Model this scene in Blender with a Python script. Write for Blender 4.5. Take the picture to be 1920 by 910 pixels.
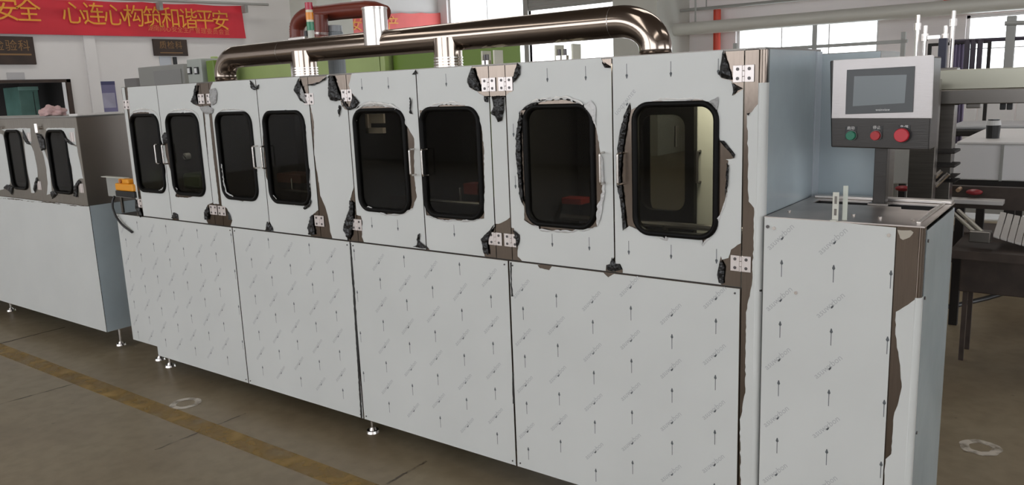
import bpy, bmesh, math, random
from mathutils import Vector, Matrix, noise, geometry
random.seed(7)
for o in list(bpy.data.objects): bpy.data.objects.remove(o)
SC = bpy.context.scene
# ---------------------------------------------------------------- camera
FPX = 1506.0
CAM = Vector((0.9495, -2.4806, 1.67))
RT = Vector((0.80027521, 0.59836848, -0.03891974)); UP = Vector((-0.08280352, 0.17456139, 0.98115845)); FW = Vector((-0.59388817, 0.78197409, -0.18924417))
cd = bpy.data.cameras.new('camera'); cam = bpy.data.objects.new('camera', cd); SC.collection.objects.link(cam)
cd.sensor_width = 36; cd.lens = FPX / 1920 * 36; cd.clip_end = 200; cd.clip_start = .05
M = Matrix((RT, UP, -FW)).transposed().to_4x4(); M.translation = CAM; cam.matrix_world = M
SC.camera = cam
# ---------------------------------------------------------------- world, lights, exposure
SC.view_settings.view_transform = 'Standard'; SC.view_settings.look = 'None'
SC.view_settings.gamma = 1; SC.view_settings.use_curve_mapping = False; SC.view_settings.exposure = 0.42
w = bpy.data.worlds.new('overcast_sky'); SC.world = w; w.use_nodes = True
bgn = w.node_tree.nodes['Background']; bgn.inputs[0].default_value = (.93, .96, 1, 1); bgn.inputs[1].default_value = 3.0
def area(name, loc, rot, sx, sy, e, col=(1, 1, 1)):
    l = bpy.data.lights.new(name, 'AREA'); l.shape = 'RECTANGLE'; l.size = sx; l.size_y = sy; l.energy = e; l.color = col
    o = bpy.data.objects.new(name, l); o.location = loc; o.rotation_euler = rot; SC.collection.objects.link(o); return o
# added soft fill from overhead; the roof itself has no openings
OVERHEAD_FILL = [(-13, 6), (-7, 6), (-1, 6), (5, 6), (-7, -6), (-1, -6), (5, -6)]
for (x, y) in OVERHEAD_FILL: area('overhead_fill_light', (x, y, 6.4), (0, 0, 0), 1.2, 8, 70, (1, .97, .92))
# ---------------------------------------------------------------- pixel -> point on a real plane (1920 x 910 frame)
def ray(u, v): return FW + RT * ((u - 960) / FPX) + UP * ((455 - v) / FPX)
def at(u, v, ax='y', val=0.0):
    i = 'xyz'.index(ax); d = ray(u, v); return CAM + d * ((val - CAM[i]) / d[i])
def f2(u, v): p = at(u, v); return (p.x, p.z)
# ---------------------------------------------------------------- materials
def mat(name, col, rough=.5, metal=0., bump=0., bscale=40., var=0., vscale=6., stretch=(1, 1, 1), spec=.5, emit=None, es=1.):
    m = bpy.data.materials.new(name); m.use_nodes = True; nt = m.node_tree; b = nt.nodes['Principled BSDF']
    c4 = (*col, 1); b.inputs['Base Color'].default_value = c4
    b.inputs['Roughness'].default_value = rough; b.inputs['Metallic'].default_value = metal
    b.inputs['Specular IOR Level'].default_value = spec
    if emit: b.inputs['Emission Color'].default_value = (*emit, 1); b.inputs['Emission Strength'].default_value = es
    if bump or var:
        tc = nt.nodes.new('ShaderNodeTexCoord'); mp = nt.nodes.new('ShaderNodeMapping'); mp.inputs['Scale'].default_value = stretch
        nt.links.new(tc.outputs['Object'], mp.inputs['Vector'])
    if var:
        n = nt.nodes.new('ShaderNodeTexNoise'); n.inputs['Scale'].default_value = vscale; n.inputs['Detail'].default_value = 4
        r = nt.nodes.new('ShaderNodeValToRGB'); r.color_ramp.elements[0].position = .3; r.color_ramp.elements[1].position = .7
        r.color_ramp.elements[0].color = tuple(c * (1 - var) for c in col) + (1,); r.color_ramp.elements[1].color = tuple(min(1, c * (1 + var)) for c in col) + (1,)
        nt.links.new(mp.outputs[0], n.inputs['Vector']); nt.links.new(n.outputs[0], r.inputs[0]); nt.links.new(r.outputs[0], b.inputs['Base Color'])
    if bump:
        n2 = nt.nodes.new('ShaderNodeTexNoise'); n2.inputs['Scale'].default_value = bscale; n2.inputs['Detail'].default_value = 3
        bp = nt.nodes.new('ShaderNodeBump'); bp.inputs['Strength'].default_value = bump; bp.inputs['Distance'].default_value = .01
        nt.links.new(mp.outputs[0], n2.inputs['Vector']); nt.links.new(n2.outputs[0], bp.inputs['Height']); nt.links.new(bp.outputs[0], b.inputs['Normal'])
    return m
film = mat('protective_film', (.61, .625, .615), .36, bump=.12, bscale=7, var=.035, vscale=2.5)
film_shaded = mat('protective_film_shaded', (.37, .43, .46), .20, bump=.22, bscale=4, var=.10, vscale=3)  # same white film on side faces, shade and bluish reflection put into the colour
filmback = mat('film_backing_black', (.006, .006, .007), .3, bump=.5, bscale=60)
lip = mat('film_edge', (.62, .62, .62), .4, bump=.3, bscale=50)
steel = mat('brushed_steel', (.19, .155, .13), .17, 1, bump=.05, bscale=30, var=.08, vscale=8, stretch=(30, 1, 1))
steeld = mat('dark_brushed_steel', (.19, .175, .16), .33, 1, bump=.05, bscale=30, var=.1, vscale=5, stretch=(1, 1, 20))
steelb = mat('bright_steel', (.72, .68, .65), .25, 1)
ductm = mat('polished_duct_steel', (.36, .30, .255), .14, 1, bump=.02, bscale=6)
hingem = mat('hinge_steel', (.74, .68, .66), .38, .8)
rubber = mat('black_rubber', (.004, .0037, .0035), .42, spec=.12)
inner = mat('dark_interior', (.017, .016, .015), .6)
gapm = mat('dark_gap', (.02, .019, .018), .6)
screwm = mat('screw_dark', (.12, .11, .11), .4, .7)
inkd = mat('print_ink_dark', (.10, .11, .12), .5)
inkl = mat('print_ink_pale', (.42, .43, .44), .5)
def glassmat(name, tint, gl=.10):
    m = bpy.data.materials.new(name); m.use_nodes = True; nt = m.node_tree; nt.nodes.clear()
    o = nt.nodes.new('ShaderNodeOutputMaterial'); t = nt.nodes.new('ShaderNodeBsdfTransparent'); t.inputs[0].default_value = (*tint, 1)
    g = nt.nodes.new('ShaderNodeBsdfGlossy'); g.inputs['Roughness'].default_value = .03
    f = nt.nodes.new('ShaderNodeFresnel'); f.inputs[0].default_value = 1.30; mx = nt.nodes.new('ShaderNodeMixShader')
    ge = nt.nodes.new('ShaderNodeNewGeometry'); iv = nt.nodes.new('ShaderNodeMath'); iv.operation = 'SUBTRACT'; iv.inputs[0].default_value = 1; ml = nt.nodes.new('ShaderNodeMath'); ml.operation = 'MULTIPLY'
    nt.links.new(ge.outputs['Backfacing'], iv.inputs[1]); nt.links.new(iv.outputs[0], ml.inputs[0]); nt.links.new(f.outputs[0], ml.inputs[1])
    nt.links.new(ml.outputs[0], mx.inputs[0]); nt.links.new(t.outputs[0], mx.inputs[1]); nt.links.new(g.outputs[0], mx.inputs[2]); nt.links.new(mx.outputs[0], o.inputs[0]); return m
glass = glassmat('tinted_glass', (.62, .62, .58))
clearg = glassmat('clear_glass', (.93, .95, .95))
def floormat():
    m = bpy.data.materials.new('concrete_floor'); m.use_nodes = True; nt = m.node_tree; b = nt.nodes['Principled BSDF']; N = nt.nodes.new; L = nt.links.new
    tc = N('ShaderNodeTexCoord')
    n = N('ShaderNodeTexNoise'); n.inputs['Scale'].default_value = 1.1; n.inputs['Detail'].default_value = 8; n.inputs['Roughness'].default_value = .65
    r = N('ShaderNodeValToRGB'); r.color_ramp.elements[0].position = .3; r.color_ramp.elements[1].position = .72
    r.color_ramp.elements[0].color = (.208, .156, .095, 1); r.color_ramp.elements[1].color = (.295, .245, .165, 1)
    n2 = N('ShaderNodeTexNoise'); n2.inputs['Scale'].default_value = 14; n2.inputs['Detail'].default_value = 6
    r2 = N('ShaderNodeValToRGB'); r2.color_ramp.elements[0].position = .3; r2.color_ramp.elements[0].color = (.78, .77, .75, 1); r2.color_ramp.elements[1].position = .6
    mx = N('ShaderNodeMixRGB'); mx.blend_type = 'MULTIPLY'; mx.inputs[0].default_value = .8
    v = N('ShaderNodeTexVoronoi'); v.inputs['Scale'].default_value = 5.5; v.inputs['Randomness'].default_value = 1
    r3 = N('ShaderNodeValToRGB'); r3.color_ramp.elements[0].position = .03; r3.color_ramp.elements[0].color = (.35, .33, .3, 1); r3.color_ramp.elements[1].position = .07
    mx2 = N('ShaderNodeMixRGB'); mx2.blend_type = 'MULTIPLY'; mx2.inputs[0].default_value = .5
    for q in (n, n2, v): L(tc.outputs['Object'], q.inputs['Vector'])
    L(n.outputs[0], r.inputs[0]); L(n2.outputs[0], r2.inputs[0]); L(r.outputs[0], mx.inputs[1]); L(r2.outputs[0], mx.inputs[2])
    L(v.outputs['Distance'], r3.inputs[0]); L(mx.outputs[0], mx2.inputs[1]); L(r3.outputs[0], mx2.inputs[2]); L(mx2.outputs[0], b.inputs['Base Color'])
    rr = N('ShaderNodeMapRange'); rr.inputs[3].default_value = .28; rr.inputs[4].default_value = .55; L(n.outputs[0], rr.inputs[0]); L(rr.outputs[0], b.inputs['Roughness'])
    bp = N('ShaderNodeBump'); bp.inputs['Strength'].default_value = .15; L(n2.outputs[0], bp.inputs['Height']); L(bp.outputs[0], b.inputs['Normal'])
    return m
def wornmat(name, col, thr0, thr1, scale):
    m = bpy.data.materials.new(name); m.use_nodes = True; nt = m.node_tree; b = nt.nodes['Principled BSDF']; b.inputs['Base Color'].default_value = (*col, 1); b.inputs['Roughness'].default_value = .55
    tc = nt.nodes.new('ShaderNodeTexCoord'); n = nt.nodes.new('ShaderNodeTexNoise'); n.inputs['Scale'].default_value = scale; n.inputs['Detail'].default_value = 7
    r = nt.nodes.new('ShaderNodeMapRange'); r.inputs[1].default_value = thr0; r.inputs[2].default_value = thr1
    nt.links.new(tc.outputs['Object'], n.inputs['Vector']); nt.links.new(n.outputs[0], r.inputs[0]); nt.links.new(r.outputs[0], b.inputs['Alpha']); return m
wallm = mat('white_plaster', (.73, .71, .70), .8, var=.05, vscale=.7)
colm = mat('column_plaster', (.55, .55, .50), .8, var=.04, vscale=1)
pinkw = mat('pinkish_cladding', (.84, .79, .79), .6, bump=.2, bscale=3, stretch=(1, 1, 14))
roofm = mat('roof_sheet', (.16, .13, .11), .7)
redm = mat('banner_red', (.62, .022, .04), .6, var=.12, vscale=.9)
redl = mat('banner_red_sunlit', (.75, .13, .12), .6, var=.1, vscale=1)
goldm = mat('banner_gold', (.78, .34, .03), .5)
goldd = mat('sign_gold', (.24, .13, .045), .5)
orangel = mat('banner_small_print', (.72, .18, .07), .5)
signb = mat('sign_brown', (.035, .018, .011), .5, var=.3, vscale=4)
greenm = mat('green_enamel', (.42, .52, .20), .35, var=.06, vscale=2)
greend = mat('green_enamel_dark', (.17, .27, .04), .4)
greym = mat('grey_enamel', (.33, .33, .31), .5)
creamm = mat('cream_enamel', (.60, .60, .54), .4)
whitem = mat('white_paint', (.72, .70, .69), .45)
blackm = mat('black_plastic', (.012, .012, .013), .35)
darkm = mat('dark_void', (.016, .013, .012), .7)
hosem = mat('hose_rust_red', (.17, .03, .016), .34)
tealm = mat('teal_paint', (.10, .20, .17), .5, var=.2, vscale=3)
brownm = mat('dark_brown_mechanism', (.05, .035, .028), .6, var=.3, vscale=9)
purplem = mat('violet_curtain', (.28, .24, .36), .8)
posterm = mat('blue_poster', (.16, .15, .27), .5, var=.25, vscale=1.2)
# ---------------------------------------------------------------- object helpers
COL = SC.collection
def link(name, me, m=None, parent=None):
    o = bpy.data.objects.new(name, me); COL.objects.link(o)
    if m is not None and me is not None: me.materials.append(m)
    if parent is not None: o.parent = parent; o.matrix_parent_inverse = Matrix.Translation(-wl(parent))
    return o
_W = {}
def wl(o):
    p = Vector(o.location)
    return p
def tag(o, label=None, cat=None, group=None, kind=None):
    for k, v in (('label', label), ('category', cat), ('group', group), ('kind', kind)):
        if v: o[k] = v
    return o
def thing(name, label, cat, loc=(0, 0, 0), group=None):
    o = bpy.data.objects.new(name, None); COL.objects.link(o); o.location = loc; o.empty_display_size = .1
    return tag(o, label, cat, group)
def obj(name, bm, m, parent=None, smooth=False, bevel=0, kind=None, label=None):
    """meshes are built in world coordinates; the object origin is put at the bounding centre"""
    bmesh.ops.recalc_face_normals(bm, faces=bm.faces)
    vs = [v.co for v in bm.verts]
    c = Vector([(min(v[i] for v in vs) + max(v[i] for v in vs)) / 2 for i in range(3)])
    bmesh.ops.translate(bm, verts=bm.verts, vec=-c)
    me = bpy.data.meshes.new(name); bm.to_mesh(me); bm.free()
    if smooth:
        for p in me.polygons: p.use_smooth = True
    o = bpy.data.objects.new(name, me); COL.objects.link(o); me.materials.append(m)
    if parent is not None:
        o.parent = parent; o.location = c - worldof(parent)
    else: o.location = c
    if bevel:
        md = o.modifiers.new('bevel', 'BEVEL'); md.width = bevel; md.segments = 2; md.limit_method = 'ANGLE'; md.angle_limit = math.radians(40)
    if smooth:
        try:
            md = o.modifiers.new('wn', 'WEIGHTED_NORMAL')
        except Exception: pass
    if kind: o['kind'] = kind
    if label: o['label'] = label
    return o
def worldof(o):
    p = Vector(o.location)
    while o.parent is not None: o = o.parent; p = p + Vector(o.location)
    return p
def box(bm, x0, x1, y0, y1, z0, z1):
    r = bmesh.ops.create_cube(bm, size=1, matrix=Matrix.Translation(((x0 + x1) / 2, (y0 + y1) / 2, (z0 + z1) / 2)) @ Matrix.Diagonal((abs(x1 - x0), abs(y1 - y0), abs(z1 - z0), 1)))
    return r['verts']
def bx(*a):
    bm = bmesh.new()
    for q in (a if isinstance(a[0], (tuple, list)) else [a]): box(bm, *q)
    return bm
def cyl(bm, p0, p1, r0, r1=None, n=20, caps=True):
    p0 = Vector(p0); p1 = Vector(p1); d = p1 - p0; r1 = r0 if r1 is None else r1
    q = d.to_track_quat('Z', 'Y').to_matrix().to_4x4(); q.translation = (p0 + p1) / 2
    return bmesh.ops.create_cone(bm, cap_ends=caps, segments=n, radius1=r0, radius2=r1, depth=d.length, matrix=q)['verts']
def cy(*a, **k):
    bm = bmesh.new(); cyl(bm, *a, **k); return bm
def tube(bm, pts, r, n=16, cap=True):
    pts = [Vector(p) for p in pts]; rings = []; ref = None
    for i, p in enumerate(pts):
        t = (pts[min(i + 1, len(pts) - 1)] - pts[max(i - 1, 0)]).normalized()
        if ref is None:
            ref = Vector((0, 0, 1)) if abs(t.z) < .9 else Vector((1, 0, 0))
        a = (ref - t * ref.dot(t)).normalized(); ref = a; b = t.cross(a)
        rr = r[i] if isinstance(r, (list, tuple)) else r
        rings.append([bm.verts.new(p + (a * math.cos(2 * math.pi * k / n) + b * math.sin(2 * math.pi * k / n)) * rr) for k in range(n)])
    for i in range(len(rings) - 1):
        for k in range(n): bm.faces.new((rings[i][k], rings[i][(k + 1) % n], rings[i + 1][(k + 1) % n], rings[i + 1][k]))
    if cap: bm.faces.new(rings[0]); bm.faces.new(rings[-1])
def arc(p0, c, p1, n=8):
    """quadratic-ish rounded corner"""
    p0, c, p1 = Vector(p0), Vector(c), Vector(p1); o = p0 + p1 - c; out = []
    for i in range(n + 1):
        t = i / n * math.pi / 2; out.append(o + (p0 - o) * math.cos(t) + (p1 - o) * math.sin(t))
    return out
def inpoly(x, y, P):
    c = False; j = len(P) - 1
    for i in range(len(P)):
        if (P[i][1] > y) != (P[j][1] > y) and x < (P[j][0] - P[i][0]) * (y - P[i][1]) / (P[j][1] - P[i][1] + 1e-12) + P[i][0]: c = not c
        j = i
    return c
def sheet(outer, holes=(), y0=0, y1=.001, extra=(), fy=None, ax='y'):
    """flat or bulged sheet from 2-D outlines (x,z), between y0 (front) and y1 (back)"""
    loops = [list(outer)] + [list(h) for h in holes]; vs = []; ed = []
    for l in loops:
        s = len(vs); vs += [Vector(p) for p in l]; ed += [(s + i, s + (i + 1) % len(l)) for i in range(len(l))]
    vs += [Vector(p) for p in extra]
    V, E, F, _, _, _ = geometry.delaunay_2d_cdt(vs, ed, [], 0, 1e-5)
    F = [f for f in F if (lambda c: inpoly(c[0], c[1], loops[0]) and not any(inpoly(c[0], c[1], h) for h in loops[1:]))((sum(V[i].x for i in f) / len(f), sum(V[i].y for i in f) / len(f)))]
    bm = bmesh.new()
    def mk(p, yy): return (p.x, yy, p.y) if ax == 'y' else ((yy, p.x, p.y) if ax == 'x' else (p.x, p.y, yy))
    A = [bm.verts.new(mk(p, y0 - (fy(p) if fy else 0))) for p in V]; B = [bm.verts.new(mk(p, y1 - (fy(p) if fy else 0))) for p in V]
    cnt = {}
    for f in F:
        for i in range(len(f)):
            a, b = f[i], f[(i + 1) % len(f)]
            if (b, a) in cnt: del cnt[(b, a)]
            else: cnt[(a, b)] = 1
    for f in F:
        bm.faces.new([A[i] for i in f]); bm.faces.new([B[i] for i in reversed(f)])
    for a, b in cnt: bm.faces.new((A[b], A[a], B[a], B[b]))
    for v in [v for v in bm.verts if not v.link_faces]: bm.verts.remove(v)
    return bm
def jag(P, amp=.002, step=.012, rect=None, eps=.009):
    """torn outline: snap near the panel edges, roughen everywhere else"""
    Q = []
    for p in P:
        x, z = p; s = 0
        if rect:
            x0, x1, z0, z1 = rect
            if x < x0 + eps: x = x0; s |= 1
            if x > x1 - eps: x = x1; s |= 2
            if z < z0 + eps: z = z0; s |= 4
            if z > z1 - eps: z = z1; s |= 8
        Q.append((x, z, s))
    out = []
    for i, (x, z, s) in enumerate(Q):
        X, Z, S = Q[(i + 1) % len(Q)]; out.append((x, z))
        if s & S: continue
        d = math.hypot(X - x, Z - z); n = int(d / step)
        for k in range(1, n):
            t = k / n; nx, nz = -(Z - z) / d, (X - x) / d; a = random.uniform(-amp, amp)
            out.append((x + (X - x) * t + nx * a, z + (Z - z) * t + nz * a))
    res = [out[0]]
    for p in out[1:]:
        if math.hypot(p[0] - res[-1][0], p[1] - res[-1][1]) > 1e-4: res.append(p)
    if math.hypot(res[0][0] - res[-1][0], res[0][1] - res[-1][1]) < 1e-4: res.pop()
    return res
def px(L, y=0.0): return [(lambda q: (q.x, q.z))(at(u, v, 'y', y)) for u, v in L]
def rrect(x0, x1, z0, z1, r, n=6):
    out = []
    for cx, cz, a0 in ((x1 - r, z1 - r, 0), (x0 + r, z1 - r, 90), (x0 + r, z0 + r, 180), (x1 - r, z0 + r, 270)):
        for k in range(n + 1):
            a = math.radians(a0 + 90 * k / n); out.append((cx + r * math.cos(a), cz + r * math.sin(a)))
    return out
def flap(name, P, parent, m=filmback, lift=.012, y=-.003, rough=.007):
    P = jag(px(P), .0015, .012); xs = [p[0] for p in P]; zs = [p[1] for p in P]; ex = []
    st = .007; x = min(xs) + st / 2
    while x < max(xs):
        z = min(zs) + st / 2
        while z < max(zs):
            q = (x + random.uniform(-.002, .002), z + random.uniform(-.002, .002))
            if inpoly(q[0], q[1], P) and min(math.hypot(q[0] - a[0], q[1] - a[1]) for a in P) > .003: ex.append(q)
            z += st
        x += st
    w_ = max(max(xs) - min(xs), .02)
    def fy(p):
        dd = min(math.hypot(p.x - a[0], p.y - a[1]) for a in P)
        return min(lift, dd * .8) + rough * (.5 + .5 * noise.noise(Vector((p.x * 60, 3.1, p.y * 60))))
    return obj(name, sheet(P, (), y, y + .0006, ex, fy), m, parent, smooth=False)
def ribbon(name, P, parent, wid=.006, m=lip, y=-.0025, close=False, seed=0):
    """curled lip of film along a torn edge, also painted steel highlights"""
    rnd = random.Random(seed); P = px(P); Q = []
    if seed < 50: P = P[::-1]
    for i in range(len(P) - 1):
        d = math.hypot(P[i + 1][0] - P[i][0], P[i + 1][1] - P[i][1]); n = max(1, int(d / .01))
        for k in range(n): t = k / n; Q.append((P[i][0] + (P[i + 1][0] - P[i][0]) * t, P[i][1] + (P[i + 1][1] - P[i][1]) * t))
    Q.append(P[-1]); bm = bmesh.new(); rows = []
    for i, (x, z) in enumerate(Q):
        a = Q[max(i - 1, 0)]; b = Q[min(i + 1, len(Q) - 1)]; dx, dz = b[0] - a[0], b[1] - a[1]; l = math.hypot(dx, dz) + 1e-9; nx, nz = -dz / l, dx / l
        ww = wid * rnd.uniform(.25, 1.2) * min(1, .2 + 2 * min(i, len(Q) - 1 - i) / max(len(Q), 1) * 2); h = ww * rnd.uniform(.6, 1.3)
        rows.append([bm.verts.new((x + nx * ww * s, y - h * t, z + nz * ww * s)) for s, t in ((-.6, 0), (0, .6), (.45, 1), (.8, .7), (.6, .25))])
    for i in range(len(rows) - 1):
        for k in range(4): bm.faces.new((rows[i][k], rows[i + 1][k], rows[i + 1][k + 1], rows[i][k + 1]))
    return obj(name, bm, m, parent, smooth=True)
_fm = {}
def textmesh(s, size):
    if (s, size) in _fm: return _fm[(s, size)]
    c = bpy.data.curves.new('lettering', 'FONT'); c.body = s; c.size = size; c.align_x = 'CENTER'; c.align_y = 'CENTER'; c.resolution_u = 2
    o = bpy.data.objects.new('tmp', c); COL.objects.link(o); bpy.context.view_layer.update()
    dg = bpy.context.evaluated_depsgraph_get(); me = bpy.data.meshes.new_from_object(o.evaluated_get(dg))
    vs = [v.co.copy() for v in me.vertices]; fs = [tuple(p.vertices) for p in me.polygons]
    bpy.data.objects.remove(o); bpy.data.curves.remove(c); bpy.data.meshes.remove(me); _fm[(s, size)] = (vs, fs); return vs, fs
def addtext(bm, s, size, fn):
    vs, fs = textmesh(s, size); V = [bm.verts.new(fn(v)) for v in vs]
    for f in fs:
        try: bm.faces.new([V[i] for i in f])
        except ValueError: pass
# ================================================================= SETTING
def struct(name, bm, m, **k):
    o = obj(name, bm, m, **k); o['kind'] = 'structure'; return o
floor = struct('floor', bx(-16, 12, -12, 16.3, -.1, 0), floormat())
# yellow lane line, expansion joints, pale ring stains
yl = wornmat('worn_yellow_paint', (.33, .21, .06), .28, .72, 6)
obj('lane_line', bx(-9, 1.2, -.40, -.285, 0.0005, .002), yl, floor, label='worn yellow lane line on the concrete')
jm = mat('floor_joint', (.045, .032, .025), .8)
def strip(a, b, wd, m, nm, z=.0015):
    a = Vector(a); b = Vector(b); d = (b - a).normalized(); n = Vector((-d.y, d.x, 0)) * wd / 2
    bm = bmesh.new(); r = random.Random(int(a.x * 100)); k = 24; L = []; R = []
    for i in range(k + 1):
        p = a.lerp(b, i / k); j = Vector((r.uniform(-1, 1), r.uniform(-1, 1), 0)) * wd * .25; L.append(p + n + j); R.append(p - n + j)
    top = [bm.verts.new((p.x, p.y, z)) for p in L]; bot = [bm.verts.new((p.x, p.y, z)) for p in R]
    for i in range(k): bm.faces.new((top[i], top[i + 1], bot[i + 1], bot[i]))
    return obj(nm, bm, m, floor)
strip(at(0, 645, 'z', 0), at(122, 614, 'z', 0), .014, jm, 'expansion_joint')
jf = wornmat('faint_joint', (.09, .07, .055), .35, .7, 9)
strip(at(725, 908, 'z', 0), at(800, 866, 'z', 0), .012, jf, 'expansion_joint')
strip(at(-60, 775, 'z', 0), at(170, 712, 'z', 0), .012, jf, 'expansion_joint')
strip(at(290, 845, 'z', 0), at(460, 776, 'z', 0), .010, jf, 'expansion_joint')
ringm = wornmat('pale_ring_stain', (.55, .50, .43), .32, .55, 12)
def ring(u, v, r0, r1):
    c = at(u, v, 'z', 0); bm = bmesh.new(); A = []; B = []
    for k in range(28):
        a = k * 2 * math.pi / 28; j = 1 + .12 * noise.noise(Vector((math.cos(a) * 2, math.sin(a) * 2, u)))
        A.append(bm.verts.new((c.x + r0 * math.cos(a) * j, c.y + r0 * math.sin(a) * j, .0018))); B.append(bm.verts.new((c.x + r1 * math.cos(a) * j, c.y + r1 * math.sin(a) * j, .0018)))
    for k in range(28): bm.faces.new((A[k], A[(k + 1) % 28], B[(k + 1) % 28], B[k]))
    obj('ring_stain', bm, ringm, floor, label='pale ring-shaped stain on the floor')
ring(1838, 840, .045, .085); ring(348, 757, .05, .085)
WX = -15.5; BY = 16.0
# left wall with the dark doorway
def wallpts(u, v): p = at(u, v, 'x', WX); return (p.y, p.z)
lw = struct('wall_left', sheet([(-12, 0), (3.3, 0), (3.3, 2.13), (5.11, 2.13), (5.11, 0), (BY + .3, 0), (BY + .3, 6.5), (-12, 6.5)], (), WX, WX - .25, ax='x'), wallm)
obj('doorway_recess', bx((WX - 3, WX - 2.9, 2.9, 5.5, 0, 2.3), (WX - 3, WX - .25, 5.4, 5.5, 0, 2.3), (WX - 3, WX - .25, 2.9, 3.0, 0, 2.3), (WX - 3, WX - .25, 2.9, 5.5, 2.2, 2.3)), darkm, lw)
struct('trim_1', bx((WX, WX + .06, 5.06, 5.14, 0, 2.17), (WX, WX + .06, 3.3, 5.14, 2.11, 2.17)), signb)
# pilaster on the left wall
struct('trim_2', bx(WX - .05, WX + 1.0, 10.6, 11.7, 0, 6.5), colm)
struct('trim_3', bx(WX - .05, WX + .05, 5.50, 5.72, 0, 6.5), wallm)
# back wall with window and gate openings
bw = struct('wall_back', sheet([(-15.6, 0), (12, 0), (12, 6.5), (-15.6, 6.5)], [
    [(-15.15, 1.0), (-12.3, 1.0), (-12.3, 4.4), (-15.15, 4.4)], [(-12.2, .02), (-8.75, .02), (-8.75, 3.75), (-12.2, 3.75)],
    [(-6.35, 1.0), (-3.25, 1.0), (-3.25, 2.82), (-6.35, 2.82)], [(-1.65, 1.0), (3.0, 1.0), (3.0, 2.72), (-1.65, 2.72)]], BY, BY + .3), pinkw)
def window(n, x0, x1, z0, z1, nx):
    f = bmesh.new()
    for (a, b, c, d) in ((x0, x1, z0, z0 + .06), (x0, x1, z1 - .06, z1), (x0, x0 + .06, z0, z1), (x1 - .06, x1, z0, z1)): box(f, a, b, BY + .1, BY + .16, c, d)
    for k in range(1, nx): x = x0 + (x1 - x0) * k / nx; box(f, x - .012, x + .012, BY + .1, BY + .16, z0, z1)
    box(f, x0, x1, BY + .1, BY + .16, z0 + (z1 - z0) * .62 - .01, z0 + (z1 - z0) * .62 + .01)
    o = struct('window_%d' % n, f, whitem)
    obj('pane', bx(x0 + .03, x1 - .03, BY + .125, BY + .135, z0 + .03, z1 - .03), clearg, o)
window(1, -15.15, -12.3, 1.0, 4.4, 2); window(2, -6.35, -3.25, 1.0, 2.82, 3); window(3, -1.65, 3.0, 1.0, 2.72, 4)
dr = struct('door_1', bx((-12.35, -12.2, BY - .06, BY + .1, 0, 4.9), (-8.75, -8.6, BY - .06, BY + .1, 0, 4.9)), greym)
for k in range(12):
    obj('shutter_slat', bx(-12.2, -8.75, BY - .02 - .012 * (k % 2), BY + .02, 3.70 + k * .1, 3.79 + k * .1), greym, dr, bevel=.01)
struct('trim_4', bx(-8.62, -7.5, BY - 1.7, BY, 0, 6.5), colm)
struct('wall_right', bx((12, 12.2, -12, 16.3, 0, 1.2), (12, 12.2, -12, 16.3, 4.2, 6.5), (12, 12.2, -12, -11, 1.2, 4.2), (12, 12.2, 0, 4, 1.2, 4.2), (12, 12.2, 14, 16.3, 1.2, 4.2)), wallm)
struct('wall_front', bx((-15.6, 12, -12.2, -12, 0, 1.3), (-15.6, 12, -12.2, -12, 4.6, 6.5), (-15.6, -15, -12.2, -12, 1.3, 4.6), (-3, -2, -12.2, -12, 1.3, 4.6), (7, 12, -12.2, -12, 1.3, 4.6)), wallm)
struct('ceiling', bx(-16, 12.3, -12.3, 16.4, 6.5, 6.6), roofm)

# ================================================================= BACKGROUND HELPERS
def P3(u, v, y): return at(u, v, 'y', y)
def pb(u0, v0, u1, v1, y, dep=.1, zfloor=False, z0=None):
    """box whose front face spans two pixels on the plane y"""
    a = P3(u0, v0, y); b = P3(u1, v1, y)
    lo = 0 if zfloor else (min(a.z, b.z) if z0 is None else z0)
    return (min(a.x, b.x), max(a.x, b.x), y, y + dep, lo, max(a.z, b.z))
# ---- banners on the left wall
def banner(name, P, m, label, lines, y0, y1):
    """cloth banner on the left wall between corner points (y,z): tl, tr, br, bl"""
    (a, b, c, d) = P; bm = bmesh.new(); nx, nz = 40, 6; V = []
    def pt(s, t):
        top = (a[0] + (b[0] - a[0]) * s, a[1] + (b[1] - a[1]) * s); bot = (d[0] + (c[0] - d[0]) * s, d[1] + (c[1] - d[1]) * s)
        sag = -.02 * math.sin(math.pi * ((s * 5) % 1)) * (1 - t)
        return Vector((WX + .09 + .02 * noise.noise(Vector((s * 9, t * 2, 1))), top[0] + (bot[0] - top[0]) * t, top[1] + (bot[1] - top[1]) * t + sag))
    for i in range(nx + 1): V.append([bm.verts.new(pt(i / nx, j / nz)) for j in range(nz + 1)])
    for i in range(nx):
        for j in range(nz): bm.faces.new((V[i][j], V[i + 1][j], V[i + 1][j + 1], V[i][j + 1]))
    t = thing(name, label, 'banner', (WX + .08, (a[0] + b[0]) / 2, d[1]))
    obj('cloth', bm, m, t, smooth=True)
    for (s, size, y, z, mm, slope) in lines:
        bm = bmesh.new(); addtext(bm, s, size, lambda v: Vector((WX + .125, y + v.x, z + v.y + slope * v.x)))
        obj('lettering', bm, mm, t, label='yellow characters' if size > .2 else 'small orange characters')
    return t
b1 = [(3.2, 3.62), (9.15, 3.755), (9.2, 3.03), (3.2, 2.985)]
def bl(u, v): p = at(u, v, 'x', WX + .13); return p.y, p.z
chs = [('安', 12, 20), ('全', 54, 22), ('心', 138, 27), ('连', 177, 29), ('心', 215, 31), ('构', 252, 33), ('筑', 288, 35), ('和', 321, 36), ('谐', 354, 38), ('平', 385, 39), ('安', 414, 41)]
L1 = [(c, .46, bl(u, v)[0], bl(u, v)[1], goldm, .01) for c, u, v in chs]
sm = '湖南同心安全生产管理委员会宣'
for i, c in enumerate(sm): q = bl(283 + i * 11, 53 + i * .62); L1.append((c, .135, q[0], q[1], orangel, .01))
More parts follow.
